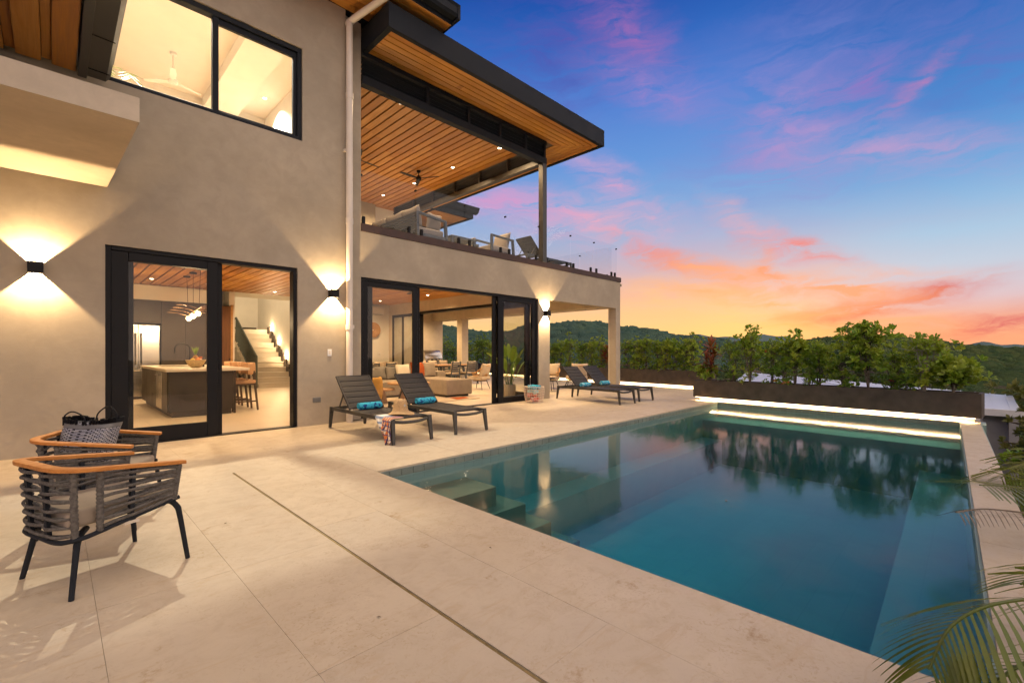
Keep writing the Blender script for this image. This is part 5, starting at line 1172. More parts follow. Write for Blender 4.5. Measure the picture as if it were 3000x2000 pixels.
# potted bird-of-paradise
def big_leaf(m, base, d, L, w, droop, n=9, roll=0):
    d = Vector(d).normalized(); side = d.cross(Vector((0, 0, 1))); side = side.normalized() if side.length > .05 else Vector((1, 0, 0)); side = Matrix.Rotation(roll, 3, d) @ side
    def fn(u, v):
        p = Vector(base)+d*L*u+Vector((0, 0, -droop*u*u)); ww = w*math.sin(math.pi*min(1, .06+u*.94))**.75; return p+side*ww*(v*2-1)+Vector((0, 0, 1))*(abs(v*2-1)*ww*.35)
    m.grid(fn, n, 4)
def potted_plant():
    t = thing('potted_plant', 'tall leafy plant in a diamond-patterned basket pot behind the sliding glass', 'potted plant', (8.92, 9.02, 0))
    m = MB(); n = 32; prof = [(.145, 0), (.165, .12), (.175, .25), (.17, .36), (.165, .38)]
    m.grid(lambda u, v: (lambda k: (lambda i, f: ((prof[i][0]*(1-f)+prof[i+1][0]*f)*math.cos(2*math.pi*u), (prof[i][0]*(1-f)+prof[i+1][0]*f)*math.sin(2*math.pi*u), prof[i][1]*(1-f)+prof[i+1][1]*f))(min(int(k), 3), k-min(int(k), 3)))(v*4), n, 8)
    me = m.mesh('pot', 'pot_pattern', True, 0, 2, 80, False); uvl = me.uv_layers.new(name='UVMap')
    for lp in me.loops: j, i = divmod(lp.vertex_index, n+1); uvl.data[lp.index].uv = (i/n, j/8)
    link('pot', me, t); MB().lathe([(0, .33), (.166, .33)], n=24).build('soil', 'soil', t)
    random.seed(21)
    for k in range(17):
        a = k*2.39; r = .03+.05*random.random(); tilt = .12+.55*(k/17)*random.uniform(.7, 1.2); b = Vector((r*math.cos(a), r*math.sin(a), .33)); sl = random.uniform(.35, .75)*(1.15-.4*k/17); e = b+Vector((math.cos(a)*tilt*.45, math.sin(a)*tilt*.45, sl)); m = MB()
        m.tube([b, b.lerp(e, .5)+Vector((0, 0, .03)), e], [.010, .008, .006], 6); big_leaf(m, e, (math.cos(a)*tilt*1.1, math.sin(a)*tilt*1.1, 1.0), random.uniform(.45, .70), random.uniform(.06, .095), .10+.25*tilt, 10, random.uniform(-.8, .8)); m.build('leaf', 'leaf_house', t, True, 0, 2, 180, False)
potted_plant()
# ================================================================== covered terrace furniture
def make_rattan():
    t = thing('rattan_armchair', 'x', 'armchair', (0, 0, 0), 0, 'rattan tub armchairs with beige cushions')
    softbox('seat_cushion', -.30, .30, -.30, .28, .32, .45, 'cushion_beige', t, .045); pillow((0, .24, .66), .62, .46, .18, (R(-14), 0, 0), 'cushion_beige', None, t, 'back_cushion')
    def rim(a): return Vector((.36*math.cos(a), .30*math.sin(a)+.05, .58+.22*max(0, math.sin(a))))
    def foot(a): return Vector((.25*math.cos(a), .22*math.sin(a)+.02, .29))
    MB().tube([rim(a) for a in np.linspace(R(-35), R(215), 30)], .016, 7).build('rim', 'rattan', t, True); MB().tube([foot(a) for a in np.linspace(0, 2*math.pi, 31)[:-1]], .012, 6, closed=True).build('seat_ring', 'charcoal_metal', t, True)
    for s in (-1, 1):
        m = MB()
        for k in range(34):
            a = R(-32)+R(244)*k/33; b = a+s*R(26)
            if R(-36) < b < R(216): m.tube([foot(a), foot(a).lerp(rim(b), .5)*1.04, rim(b)], .0055, 5)
        m.build('weave', 'rattan', t, True)
    for sx in (-1, 1):
        for sy in (-1, 1): MB().tube([(sx*.20, sy*.18, .30), (sx*.28, sy*.27, 0)], [.014, .010], 7).build('leg', 'black_metal', t, True)
    return t
ra = make_rattan(); ra.location = (10.35, 11.95, 0); ra.rotation_euler = (0, 0, R(200)); ra['label'] = 'rattan armchair seen through the open living room doors'
for x, y, a, lb in ((12.05, 10.25, R(-70), 'rattan armchair directly right of the pillar'), (12.95, 9.75, R(150), 'rattan armchair behind the far loungers')):
    c = copy_tree(ra); c.location = (x, y, 0); c.rotation_euler = (0, 0, a); c['label'] = lb
t = thing('side_table', 'small dark side table between the rattan armchairs', 'side table', (11.35, 9.75, 0)); MB().lathe([(0, .40), (.26, .40), (.27, .42), (.26, .44), (0, .44)], n=28).build('top', 'black_metal', t, True, 0, 2, 40)
for k in range(3): MB().tube([(.2*math.cos(k*2.1), .2*math.sin(k*2.1), .40), (.24*math.cos(k*2.1), .24*math.sin(k*2.1), 0)], .012, 7).build('leg', 'black_metal', t, True)
t = thing('dining_table', 'long outdoor dining table with a timber top and gray legs', 'dining table', (11.55, 15.3, 0), R(0)); MB().box(-.9, .9, -.5, .5, .72, .76).build('top', 'oak', t, False, .01, 2); MB().box(-.84, .84, -.44, .44, .66, .719).build('apron', 'chair_gray', t)
for sx in (-1, 1):
    for sy in (-1, 1): MB().bar((sx*.55, sy*.28, .68), (sx*.72, sy*.40, 0), .10, .07, (0, 1, 0), .06, .05).build('leg', 'chair_gray', t)
def make_dining():
    t = thing('dining_chair', 'x', 'chair', (0, 0, 0), 0, 'slatted outdoor dining chairs'); softbox('seat_cushion', -.24, .24, -.24, .24, .40, .47, 'cushion_beige', t, .03); pillow((0, -.20, .70), .46, .44, .10, (R(10), 0, 0), 'cushion_beige', None, t, 'back_cushion')
    MB().box(-.25, .25, -.25, .25, .355, .398).build('seat_frame', 'chair_gray', t)
    for s in (-1, 1):
        MB().bar((s*.24, -.24, .38), (s*.23, -.33, .90), .04, .03).build('back_post', 'chair_gray', t); MB().bar((s*.26, -.28, .62), (s*.27, .20, .62), .045, .025).build('arm', 'chair_gray', t); MB().bar((s*.27, .20, .62), (s*.27, .24, 0), .035, .035).build('leg', 'chair_gray', t); MB().bar((s*.25, -.24, .40), (s*.26, -.33, 0), .035, .035).build('leg', 'chair_gray', t)
    for k in range(5): MB().bar((-.22, -.27-.014*k, .52+.085*k), (.22, -.27-.014*k, .52+.085*k), .016, .045, (0, 0, 1)).build('slat', 'chair_gray', t)
    return t
dc = make_dining(); dc.location = (11.85, 14.35, 0); dc.rotation_euler = (0, 0, R(-6)); dc['label'] = 'slatted dining chair with its back to the living room, right one'
for x, y, a, lb in ((10.95, 14.35, R(12), 'slatted dining chair turned at the left end of the table'), (11.0, 16.2, R(180), 'dining chair on the far side of the table, left'), (11.6, 16.25, R(180), 'dining chair on the far side of the table, middle'), (12.15, 16.2, R(180), 'dining chair on the far side of the table, right'), (9.98, 15.3, R(-90), 'dining chair at the near head of the table'), (8.05, 14.3, R(20), 'beige dining chair behind the sofa, right of the first pair'), (7.5, 14.35, R(0), 'beige dining chair behind the sofa, left one'), (8.45, 15.1, R(170), 'beige dining chair at the back behind the sofa'), (8.95, 15.1, R(175), 'rearmost beige dining chair near the side wall')):
    c = copy_tree(dc); c.location = (x, y, 0); c.rotation_euler = (0, 0, a); c['label'] = lb
t = thing('indoor_table', 'timber dining table half hidden behind the sofa', 'dining table', (8.35, 14.75, 0)); MB().box(-.8, .9, -.15, .12, .70, .74).build('top', 'oak', t)
for x in (-.7, .8): MB().box(x-.04, x+.04, -.08, .06, 0, .70).build('leg', 'oak', t)
t = thing('gas_grill', 'stainless steel gas grill against the terrace wall', 'grill', (12.05, 17.35, 0)); MB().box(-.5, .5, -.33, .33, .02, .86).build('cabinet', 'stone_step', t); MB().box(-.46, .46, -.36, .30, .861, .99).build('control_box', 'steel', t, False, .01, 2)
m = MB(); m.extrude([(.33*math.cos(a), .36*math.sin(a)) for a in np.linspace(0, math.pi, 16)], lambda u, v: (-.45, u-.02, 1.0+v), lambda u, v: (.45, u-.02, 1.0+v)); m.build('hood', 'steel', t, True, 0, 2, 40); MB().tube([(-.36, -.37, 1.12), (.36, -.37, 1.12)], .014, 8).build('handle', 'steel', t, True)
for k in range(4): MB().tube([(-.3+.2*k, -.36, .93), (-.3+.2*k, -.39, .93)], .03, 10).build('knob', 'black_metal', t, True)
t = thing('wall_plate', 'small white plate on the terrace wall above the grill', 'switch', (11.55, 17.80, 2.12)); MB().box(-.07, .07, -.02, -.001, -.09, .09).build('plate', 'white_paint', t, False, .004, 1); MB().box(-.03, .03, -.026, -.0202, -.04, .04).build('sensor', 'white_pvc', t)
# ================================================================== balcony furniture
BZ = 3.70
t = thing('balcony_sofa', 'gray slatted outdoor sofa with pale cushions behind the balcony glass', 'sofa', (5.80, 8.85, BZ))
MB().box(0, .84, .05, 2.3, .22, .30).build('base', 'chair_gray', t)
for y in (0, 2.3):
    m = MB(); m.bar((.04, y, 0), (.0, y, .74), .06, .08, (0, 1, 0)); m.bar((.84, y, 0), (.80, y, .66), .06, .08, (0, 1, 0)); m.bar((0, y, .74), (.82, y, .66), .07, .05); m.bar((.03, y, .24), (.82, y, .24), .05, .10); m.build('arm_frame', 'chair_gray', t, False, .006, 1)
me = MB().bar((0, 0, 0), (0, 2.3, 0), .02, .045).mesh('slat', 'chair_gray')
for k in range(8): link('slat', me, t, (.01-.004*k, 0, .26+.066*k))
for k in range(2): softbox('seat_cushion', .08, .82, .08+1.1*k, 1.14+1.1*k, .30, .46, 'balcony_cushion', t, .05)
for k in range(3): pillow((.14, .42+.72*k, .70), .74, .50, .20, (R(-10), 0, R(90)), 'balcony_cushion', None, t, 'back_cushion')
pillow((.62, .16, .66), .46, .40, .16, (R(8), 0, R(10)), 'balcony_cushion', 'pale loose cushion leaning on the balcony sofa arm').location = (6.42, 9.06, BZ+.66)
t = thing('balcony_armchair', 'gray framed outdoor armchair with pale cushions on the balcony', 'armchair', (8.08, 8.86, BZ))
for y in (0, .72):
    m = MB(); m.bar((.03, y, 0), (.03, y, .62), .06, .07, (0, 1, 0)); m.bar((.86, y, 0), (.80, y, .60), .06, .07, (0, 1, 0)); m.bar((0, y, .64), (.84, y, .61), .06, .05); m.bar((.03, y, .20), (.84, y, .20), .05, .06); m.build('arm_frame', 'chair_gray', t, False, .006, 1)
softbox('seat_cushion', .04, .74, .04, .68, .25, .41, 'balcony_cushion', t, .05); pillow((.72, .36, .60), .62, .52, .2, (R(-14), 0, R(-90)), 'balcony_cushion', None, t, 'back_cushion'); MB().box(.05, .85, .03, .69, .19, .248).build('base', 'chair_gray', t)
c = copy_tree(t); c.location = (7.75, 9.95, BZ); c['label'] = 'second outdoor armchair farther back on the balcony, mostly hidden'
t = thing('balcony_table', 'low gray outdoor coffee table on the balcony', 'coffee table', (7.30, 9.0, BZ)); MB().box(-.40, .40, -.02, 1.0, .40, .45).build('top', 'chair_gray', t, False, .006, 1)
for sx in (-.36, .36):
    for y in (.03, .95): MB().box(sx-.03, sx+.03, y-.03, y+.03, 0, .40).build('leg', 'chair_gray', t)
c = copy_tree(LG); c.location = (10.42, 9.12, BZ); c.rotation_euler = (0, 0, R(90)); c['label'] = 'dark sun lounger on the balcony, only its raised back showing'; c['group'] = 'balcony loungers'
del_names = None
t = thing('indoor_palm', 'small palm in the upstairs bedroom, leaf tips at the window corner', 'potted plant', (.62, 8.9, 3.88)); MB().lathe([(0, 0), (.15, 0), (.18, .35), (0, .35)], n=18).build('pot', 'ceramic_gray', t, True)
m = MB(); random.seed(4)
for k in range(9):
    a = k*2.2; e = Vector((.30*math.cos(a), .30*math.sin(a), 1.25+.15*math.sin(k))); pth = bez([(0, 0, .33), (e.x*.3, e.y*.3, .95), e*1.0, e+Vector((e.x*.7, e.y*.7, -.12))], 14); m.tube(pth, .004, 4)
    for i in range(5, 15):
        for s in (-1, 1):
            d = (pth[min(i+1, 14)]-pth[i-1]).normalized(); sv = d.cross(Vector((0, 0, 1))).normalized()*s; b = pth[i]; tp = b+sv*.16+d*.12-Vector((0, 0, .06)); m.add([b, b.lerp(tp, .5)+Vector((0, 0, .012)), tp, b.lerp(tp, .5)-Vector((0, 0, .006))+d*.012], [(0, 1, 2, 3)])
m.build('fronds', 'leaf_house', t, False, 0, 2, 35, False)
# ================================================================== planters with LED strips
def planter(name, label, pts, depth, z0, z1, ledinset=.02):
    """pts: the two ends of the front edge (seen from the pool), depth goes away from it."""
    t = thing(name, label, 'planter', (0, 0, 0), 0, 'long dark concrete planters'); a, b = Vector((*pts[0], 0)), Vector((*pts[1], 0)); d = (b-a).normalized(); n = Vector((d.y, -d.x, 0)); n = n if n.x > 0 else -n
    q = lambda s, w: ((a+d*s+n*w).x, (a+d*s+n*w).y); L = (b-a).length; k = .05; m = MB()
    m.prism([q(0, 0), q(L, 0), q(L, k), q(0, k)], z0, z1); m.prism([q(0, depth-k), q(L, depth-k), q(L, depth), q(0, depth)], z0, z1); m.prism([q(0, k), q(k, k), q(k, depth-k), q(0, depth-k)], z0, z1); m.prism([q(L-k, k), q(L, k), q(L, depth-k), q(L-k, depth-k)], z0, z1)
    m.prism([q(k, k), q(L-k, k), q(L-k, depth-k), q(k, depth-k)], z0+.004, z0+.05); m.build('trough', 'concrete_brown', t, False, .0)
    MB().prism([q(k, k), q(L-k, k), q(L-k, depth-k), q(k, depth-k)], z0+.06, z1-.05).build('soil', 'soil', t); MB().prism([q(.10, .16), q(L-.10, .16), q(L-.10, depth-.1), q(.10, depth-.1)], 0, z0-.001).build('plinth', 'stone_step', t)
    MB().prism([q(.08, ledinset), q(L-.06, ledinset), q(L-.06, ledinset+.014), q(.08, ledinset+.014)], z0-.016, z0-.003).build('led_strip', 'led_glow', t)
    ld = bpy.data.lights.new('led_light', 'AREA'); ld.shape = 'RECTANGLE'; ld.size = L-.16; ld.size_y = .02; ld.energy = LEDW*L; ld.color = (1, .68, .36); lo = bpy.data.objects.new('led_light', ld); COL.objects.link(lo); lo.parent = t
    c = a+d*L/2+n*(ledinset+.007); lo.location = (c.x, c.y, z0-.02); lo.rotation_euler = (0, 0, math.atan2(d.y, d.x)); return t
LEDW = 9.0
def nfx(y): return 11.665+.085*y
planter('concrete_planter', 'long dark planter floating over a glowing strip at the far end of the pool', ((nfx(-.14), -.14), (nfx(5.25), 5.25)), .55, .085, .525)
def ffx(y): return 15.68+.13*(y-6.9)
planter('concrete_planter', 'dark planter with a glowing strip along the far edge of the terrace', ((ffx(6.3), 6.3), (ffx(22.5), 22.5)), .6, .085, .61)

# ================================================================== foliage
def leaf_cloud(C, A, nper, L, W, up=.35, jit=.35, fold=.25):
    """Obovate leaves in rosettes: C centres, A axes (n,3)."""
    n = len(C); N = n*nper; C = np.repeat(C, nper, 0); A = np.repeat(A, nper, 0); ph = rng.uniform(0, 2*np.pi, N)
    ref = np.where(np.abs(A[:, 2:3]) > .9, np.array([[1., 0, 0]]), np.array([[0, 0, 1.]])); U = np.cross(A, ref); U /= np.linalg.norm(U, axis=1, keepdims=True); V = np.cross(A, U)
    k = rng.uniform(.15, 1.0, N)[:, None]; D = A*(up+1.0*(1-k))+(U*np.cos(ph)[:, None]+V*np.sin(ph)[:, None])*(.35+.9*k)+rng.normal(0, jit*.3, (N, 3)); D /= np.linalg.norm(D, axis=1, keepdims=True)
    S = np.cross(D, A+rng.normal(0, .35, (N, 3))); S /= (np.linalg.norm(S, axis=1, keepdims=True)+1e-6); Nn = np.cross(S, D)
    l = (L*rng.uniform(.65, 1.15, N))[:, None]; w = (W*rng.uniform(.7, 1.15, N))[:, None]; B = C+D*.012+rng.normal(0, .012, (N, 3))
    p0 = B; p1 = B+D*l*.38+S*w*.38+Nn*w*fold*.4; p2 = B+D*l*.38-S*w*.38+Nn*w*fold*.4; p3 = B+D*l*.78+S*w*.5+Nn*w*fold-Nn*l*.03; p4 = B+D*l*.78-S*w*.5+Nn*w*fold-Nn*l*.03; p5 = B+D*l-Nn*l*.06; p6 = B+D*l*.6
    V7 = np.stack([p0, p1, p2, p3, p4, p5, p6], 1).reshape(-1, 3); base = (np.arange(N)*7)[:, None]
    F = np.concatenate([base+np.array([[0, 1, 6]]), base+np.array([[1, 3, 6]]), base+np.array([[3, 5, 6]]), base+np.array([[5, 4, 6]]), base+np.array([[4, 2, 6]]), base+np.array([[2, 0, 6]])]); return V7, F
def shrub(name, label, cat, loc, h, spread, tips, nper, L, W, mat, stemmat='bark', nst=3, group=None, low=.12, shape=1.0, flowers=None, trunk=.012):
    t = thing(name, label, cat, loc, 0, group); st = MB(); C = []; A = []
    stems = []; sq = rng.uniform(.65, 1.45, 7)
    for k in range(nst):
        a = rng.uniform(0, 6.28); lean = rng.uniform(.15, .8)*spread*(.3 if k == 0 else 1); pth = bez([(rng.normal(0, .02), rng.normal(0, .02), -.06), (math.cos(a)*lean*.4+rng.normal(0, .02), math.sin(a)*lean*.4, h*.35), (math.cos(a)*lean*.8+rng.normal(0, .03), math.sin(a)*lean*.8, h*.68), (math.cos(a)*lean+rng.normal(0, .03), math.sin(a)*lean, h*(rng.uniform(.96, 1.02) if k == 0 else rng.uniform(.45, .95)))], 14); stems.append(pth); st.tube(pth, [trunk*(1.15-.9*i/14) for i in range(15)], 6)
        C.append(pth[-1]); A.append((pth[-1]-pth[-3]).normalized())
    while len(C) < tips:
        s = stems[rng.integers(0, nst)]; f = rng.uniform(low, 1); i = min(13, int(f*14)); b = s[i]; a = rng.uniform(0, 6.28); z = b.z/h; k2 = int(a/6.2832*7)
        rad = spread*sq[k2 % 7]*(.62+.48*math.sin(math.pi*(.12+.8*z)) if cat == 'shrub' else .45+.55*math.sin(math.pi*min(1, max(.05, z*.92))**shape))*rng.uniform(.15, 1.0); e = b+Vector((math.cos(a)*rad, math.sin(a)*rad, rng.uniform(-.04, .20)*min(1, h)))
        if e.z > h: e.z = h*rng.uniform(.72, 1)
        st.tube([b, b.lerp(e, .5)+Vector((0, 0, -.01)), e], [trunk*.42, trunk*.34, trunk*.22], 4, False); C.append(e); A.append(((e-b).normalized()+Vector((0, 0, .9))).normalized())
    st.build('trunk', stemmat, t, True)
    V, F = leaf_cloud(np.array([tuple(c) for c in C]), np.array([tuple(a) for a in A]), nper, L, W); link('crown', np_mesh('crown', V, F, mat, False), t)
    if flowers:
        for q in range(flowers[1]):
            c = Vector(C[rng.integers(0, len(C))]); m = MB()
            for _ in range(22):
                o = Vector(rng.normal(0, .028, 3)); o.z = abs(o.z)*.6; d = Vector(rng.normal(0, 1, 3)).normalized()*.016; e = d.orthogonal().normalized()*.014; m.add([c+o+d, c+o+e, c+o-d, c+o-e], [(0, 1, 2, 3)])
            m.build('flower', flowers[0], t, False, 0, 2, 35, False)
    return t
def solveY(px, fx, off):
    Y = 3.0
    for _ in range(12): Y = pxg(px, X=fx(Y)+off)
    return fx(Y)+off, Y
G = 'leafy shrubs in the poolside planter'
near = [(2075, 1072, .20, 16, 'small bright shrub under the red-leaved plant at the left end of the poolside planter'), (2150, 990, .26, 46, 'bushy shrub just right of the red-leaved plant'), (2197, 958, .24, 46, 'tall shrub with a lone sprig above the skyline, left part of the poolside planter'), (2262, 1003, .26, 40, 'rounded shrub with orange flowers in the left part of the poolside planter'),
        (2330, 972, .26, 46, 'tall shrub in the middle left of the poolside planter'), (2300, 1058, .20, 24, 'low bright shrub in the middle left of the poolside planter'), (2400, 1000, .28, 44, 'wide shrub at the middle of the poolside planter'), (2470, 1035, .26, 40, 'bright low shrub left of the tallest one'), (2543, 946, .34, 80, 'tallest shrub of the poolside planter, rising above the hills'),
        (2620, 1035, .26, 36, 'sparse shrub right of the tallest one'), (2705, 985, .30, 52, 'broad tall shrub with a bare pale trunk near the right end'), (2665, 1090, .22, 16, 'low drooping shrub hanging over the planter rim'), (2790, 1052, .34, 64, 'bright spreading shrub at the right end of the poolside planter'), (2370, 1085, .16, 12, 'small seedling at the rim in the middle of the poolside planter')]
for i, (px, py, sp, tips, lb) in enumerate(near):
    X, Y = solveY(px, nfx, .24+.08*math.sin(i*2.3)); D = S2*(X+Y); z = 1.27+(1031-py)/1343*D; h = max(.18, z-.50)
    shrub('planter_shrub', lb, 'shrub', (X, Y, .475), h, sp, int(tips*2.3), 8, (.125, .085, .105, .095)[i % 4], (.060, .034, .050, .042)[i % 4], 'leaf_bright' if i % 2 == 0 else 'leaf_green', 'bark_pale' if i == 10 else 'bark', 2 if tips < 30 else 5, G, .05 if i % 4 else .25, .8, ('flower_orange', 3) if i in (3, 5) else ('flower_red', 2) if i in (9, 10) else None, .012)
G = 'leafy shrubs in the terrace planter'
far = [(1622, 1010), (1642, 1000), (1668, 978), (1705, 1003), (1735, 992), (1762, 985), (1842, 1000), (1868, 990), (1893, 985), (1925, 1000), (1950, 998), (1978, 995), (2008, 1000), (2032, 982), (1310, 985), (1330, 1010), (1375, 1000), (1398, 985), (1415, 978), (1432, 1000)]
words = ['first', 'second', 'third', 'fourth', 'fifth', 'sixth', 'seventh', 'eighth', 'ninth', 'tenth', 'eleventh', 'twelfth', 'thirteenth', 'fourteenth']
for i, (px, py) in enumerate(far):
    X, Y = solveY(px, ffx, .28+.1*math.sin(i*1.7)); D = S2*(X+Y); z = 1.27+(1031-py)/1343*D; h = max(.5, z-.55)
    lb = (words[i]+' shrub from the pillar in the planter along the terrace edge') if i < 14 else words[i-14]+' shrub from the left seen through the open living room'
    shrub('planter_shrub', lb, 'shrub', (X, Y, .56), h, (.30 if i < 14 else .36), 105, 9, .105, .046, 'leaf_bright' if i % 3 else 'leaf_green', 'bark', 4, G, .04, .7, ('flower_orange', 3) if i in (13, 15) else None, .012)
def cordyline(loc, h, label):
    t = thing('red_cordyline', label, 'plant', loc, 0, 'red-leaved cordylines')
    for k in range(4):
        a = k*1.7+.4; top = Vector((.10*math.cos(a)*(k > 0), .10*math.sin(a)*(k > 0), h*(.78, .5, .36, .6)[k])); MB().tube([(0, 0, -.06), top*.5+Vector((.01, 0, 0)), top], [.016, .012, .010], 6).build('stem', 'bark', t, True); m = MB()
        for i in range(20):
            b = i*2.4; u = i/20; d = Vector((math.cos(b)*(.2+.8*u), math.sin(b)*(.2+.8*u), 1.05-1.0*u)); big_leaf(m, top-Vector((0, 0, u*.12)), d, h*rng.uniform(.22, .34), .034, .05+.10*u, 6, rng.uniform(-.6, .6))
        m.build('crown', 'leaf_red', t, True, 0, 2, 180, False)
X, Y = solveY(2082, nfx, .25); cordyline((X, Y, .47), 1.22, 'red-leaved cordyline at the left end of the poolside planter')
X, Y = solveY(1778, ffx, .28); cordyline((X, Y, .56), 1.05, 'red-leaved cordyline behind the right-hand column')
X, Y = solveY(1345, ffx, .28); cordyline((X, Y, .56), .55, 'small red-leaved cordyline seen through the living room')
# ---- slope vegetation at right, below the pool wall
G = 'bushes on the slope below the pool wall'
for i, (x, y, z, h, sp, mt, lb) in enumerate(((11.2, -1.15, -1.45, 1.25, .55, 'leaf_green', 'green bush just below the far right corner of the pool'), (9.0, -1.05, -1.35, 1.0, .5, 'leaf_green', 'bright leafy bush beyond the right coping'), (7.4, -1.0, -1.3, .95, .5, 'leaf_olive', 'olive bush beyond the right coping, near the palm'), (13.6, -2.2, -1.9, 1.9, .8, 'leaf_dark', 'dark bush in front of the neighbouring wall'), (10.4, -2.2, -1.7, 1.3, .7, 'leaf_dark', 'dark bush lower on the slope'), (6.0, -1.2, -1.3, .9, .5, 'leaf_green', 'leafy bush behind the palm fronds'))):
    shrub('slope_bush', lb, 'bush', (x, y, z), h, sp, 120, 9, .13, .055, mt, 'bark', 4, G, .1, .7, None, .02)
def tree(name, label, loc, h, sp, mat, tips=320, L=.26, W=.11, low=.35, group='trees beyond the neighbouring roof'): return shrub(name, label, 'tree', loc, h, sp, tips, 10, L, W, mat, 'bark', 4, group, low, .8, None, .09)
tree('valley_tree', 'dark layered tree at the right edge beyond the white roof', (24.5, -3.4, -4.6), 6.1, 2.6, 'leaf_olive', 420, .3, .12); tree('valley_tree', 'yellow-green tree over the end of the white roof', (19.8, -1.75, -3.6), 3.9, 1.1, 'leaf_olive', 260, .2, .09); tree('valley_tree', 'dark tree beside the lower white roof', (17.5, -3.2, -4.4), 3.9, 1.5, 'leaf_dark', 260)
tree('valley_tree', 'dark tree behind the right half of the poolside planter', (33, 4.5, -6.0), 7.2, 3.2, 'leaf_dark', 420, .36, .15); tree('valley_tree', 'dark tree behind the tallest planter shrub', (31, 8.5, -6.0), 6.9, 3.2, 'leaf_dark', 420, .36, .15); tree('valley_tree', 'bare-branched dark tree behind the left end of the poolside planter', (25, 11.5, -5.2), 6.0, 2.6, 'leaf_dark', 300, .3, .12); tree('valley_tree', 'dark tree behind the corner between the two planters', (24, 14.5, -5.2), 6.1, 2.6, 'leaf_dark', 300, .3, .12)
# ---- palm at lower right
def ray_pt(px, py, D):
    r = (px-1500)/1343; return Vector((S2*D*(1+r), S2*D*(1-r), 1.27+(1031-py)/1343*D))
def frond(t, pts, leaf, n, fall, mat='leaf_palm', lw=.0115, sides=(-1, 1), bend=0):
    pth = bez(pts, 40); m = MB(); m.tube(pth, [.007*(1-.7*i/40)+.0015 for i in range(41)], 6)
    for k in range(n):
        f = .10+.88*k/(n-1); i = min(39, int(f*40)); b = pth[i].lerp(pth[i+1], f*40-i); d = (pth[min(40, i+1)]-pth[max(0, i-1)]).normalized(); sv = d.cross(Vector((0, 0, 1))); sv = sv.normalized() if sv.length > .05 else Vector((1, 0, 0))
        for s in sides:
            L = leaf*(.55+.75*math.sin(math.pi*min(1, .12+f*.85)))*random.uniform(.9, 1.08); dr = (sv*s*.75+d*.62+Vector((0, 0, -fall*.5))).normalized(); q = []
            for j in range(7):
                u = j/6; c = b+dr*L*u+Vector((0, 0, -fall*L*u*u*.55)); w = lw*(math.sin(math.pi*(.12+.88*(1-u)))**.8 if u > .15 else .6); q.append((c+d*w, c-d*w))
            vs = [p for pr in q for p in pr]; m.add(vs, [(2*j, 2*j+1, 2*j+3, 2*j+2) for j in range(6)])
    m.build('frond', mat, t, False, 0, 2, 35, False)
random.seed(11)
t = thing('areca_palm', 'areca palm leaning into the lower right corner over the pool coping', 'palm', (0, 0, 0))
base = Vector((2.75, -.62, -1.3))
frond(t, [base, ray_pt(3300, 1830, 1.75), ray_pt(3120, 1760, 1.62), ray_pt(2930, 1765, 1.52), ray_pt(2790, 1830, 1.48), ray_pt(2720, 1960, 1.46)], .25, 34, .55)
frond(t, [base, ray_pt(3380, 1990, 1.7), ray_pt(3200, 1940, 1.55), ray_pt(3040, 1930, 1.45), ray_pt(2930, 1990, 1.40), ray_pt(2870, 2100, 1.38)], .24, 28, .5)
frond(t, [base+Vector((.3, -.2, 0)), ray_pt(3360, 1720, 2.2), ray_pt(3200, 1660, 2.1), ray_pt(3070, 1660, 2.0), ray_pt(2990, 1710, 1.95)], .22, 26, .4)
for k, (dx, dy) in enumerate(((0, 0), (.12, -.1), (-.05, -.15))): MB().tube([base+Vector((dx, dy, -.3)), base+Vector((dx, dy, .25)), base+Vector((dx*1.4, dy*1.4, .6))], [.035, .03, .02], 8).build('stem', 'bark', t, True)
t = thing('areca_palm', 'areca palm beyond the right coping, fronds crossing its edge', 'palm', (0, 0, 0)); base = Vector((5.0, -1.0, -1.3))
frond(t, [base, ray_pt(3200, 1520, 3.4), ray_pt(3080, 1445, 3.3), ray_pt(2960, 1425, 3.2), ray_pt(2870, 1420, 3.15)], .40, 26, .15)
frond(t, [base, ray_pt(3250, 1600, 3.2), ray_pt(3120, 1520, 3.0), ray_pt(2990, 1500, 2.9), ray_pt(2880, 1490, 2.85), ray_pt(2800, 1500, 2.8)], .16, 30, .4, 'bark', .005)
frond(t, [base, ray_pt(3150, 1420, 4.2), ray_pt(3060, 1370, 4.3), ray_pt(2985, 1370, 4.3), ray_pt(2930, 1400, 4.3)], .42, 26, .5)
frond(t, [base, ray_pt(3200, 1400, 4.0), ray_pt(3150, 1330, 4.0), ray_pt(3090, 1330, 4.0), ray_pt(3020, 1400, 4.0)], .42, 26, .5)
MB().tube([base+Vector((0, 0, -.3)), base+Vector((0, 0, .5))], [.04, .025], 8).build('stem', 'bark', t, True)
# ================================================================== neighbouring building
t = thing('neighbour_house', 'low building with a white standing-seam metal roof behind the planter', 'building', (0, 0, 0))
def roofplane(c, name, mat, th=.05):
    m = MB(); v = [Vector(p) for p in c]; m.add(v+[p-Vector((0, 0, th)) for p in v], [(0, 1, 2, 3), (7, 6, 5, 4)]+[(i, (i+1) % 4, 4+(i+1) % 4, 4+i) for i in range(4)]); return m.build(name, mat, t)
rp = roofplane([(22.4, -1.15, -.66), (22.4, 8.4, -.66), (26.0, 8.4, .20), (26.0, -1.15, -.40)], 'roof', 'roof_white')
me = MB().bar((22.4, 0, -.65), (26.0, 0, .05), .035, .05).mesh('seam', 'roof_white')
for k in range(23):
    y = -.95+.41*k; MB().bar((22.4, y, -.65), (26.0, y, -.39+.0628*(y+1.15)), .03, .04).build('seam', 'roof_white', rp)
roofplane([(26.02, -1.15, -.40), (26.02, 8.4, .20), (29.4, 8.4, -.7), (29.4, -1.15, -.7)], 'roof', 'roof_white')
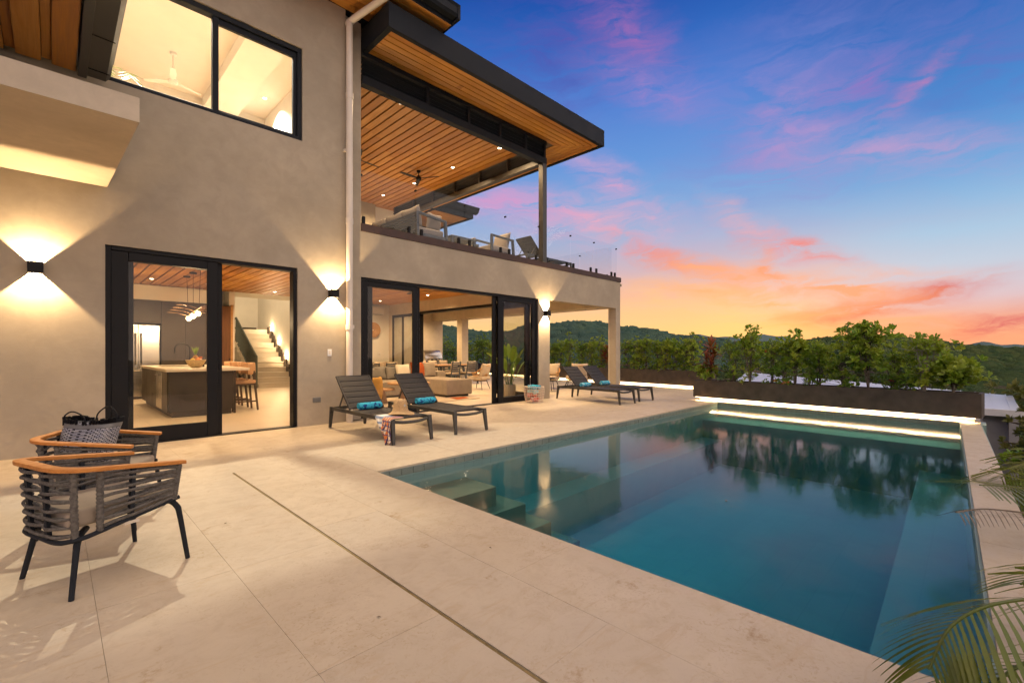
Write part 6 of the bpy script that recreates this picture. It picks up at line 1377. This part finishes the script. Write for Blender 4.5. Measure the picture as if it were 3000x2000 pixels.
MB().box(22.25, 22.39, -1.2, 8.45, -.86, -.64).build('fascia', 'white_paint', t); MB().box(22.4, 29.4, -1.24, -1.16, -.90, -.68).build('fascia', 'white_paint', t); MB().box(22.6, 29.2, -.95, 8.2, -5, -.8).build('wall', 'wall_gray', t)
MB().box(22.30, 22.58, -.30, .2, -5, -.87).build('pier', 'wall_gray', t); MB().box(22.30, 22.58, -1.12, -.9, -5, -.87).build('pier', 'wall_gray', t)
roofplane([(20.5, 9.0, -.42), (20.5, 13.4, -.42), (23.5, 12.8, .12), (23.5, 9.6, .12)], 'roof', 'roof_dark'); MB().box(20.8, 23.4, 9.4, 13.0, -5, -.42).build('wall', 'wall_gray', t)
t = thing('lower_outbuilding', 'small white roof lower on the slope at the right edge', 'building', (0, 0, 0)); roofplane([(16.2, -3.1, -1.75), (16.2, -1.35, -1.75), (19.4, -1.35, -1.35), (19.4, -3.1, -1.35)], 'roof', 'roof_white'); MB().box(16.5, 19.2, -3.0, -1.5, -5, -1.78).build('wall', 'wall_gray', t)
# a few fallen leaves and petals on the deck and the water
fl = MB(); random.seed(3)
for x, y, lb in ((2.0, 2.2, 'small dry leaf on the near pool coping'), (4.6, 5.0, 'small dry leaf on the deck below the second lounger'), (1.1, 2.0, 'small dry leaf beside the drain line, nearest the camera'), (.9, 3.9, 'small dry leaf right of the nearest armchair')):
    a = random.uniform(0, 6.28); c, s = math.cos(a)*.014, math.sin(a)*.014; o = MB().add([(x-c, y-s, .004), (x+s*.4, y-c*.4, .008), (x+c, y+s, .005), (x-s*.4, y+c*.4, .009)], [(0, 1, 2, 3)]).build('fallen_leaf', 'bark', None); tag(o, lb, 'leaf', 'dry leaves on the deck')
for x, y, lb in ((6.2, 2.1, 'dry leaf floating in the middle of the pool'), (4.4, 1.6, 'dry leaf floating nearest the camera'), (8.5, 3.2, 'dry leaf floating near the far left of the pool')):
    a = random.uniform(0, 6.28); c, s = math.cos(a)*.025, math.sin(a)*.025; o = MB().add([(x-c, y-s, WZ+.004), (x+s*.4, y-c*.4, WZ+.007), (x+c, y+s, WZ+.004), (x-s*.4, y+c*.4, WZ+.008)], [(0, 1, 2, 3)]).build('floating_leaf', 'bark', None); tag(o, lb, 'leaf', 'leaves on the water')
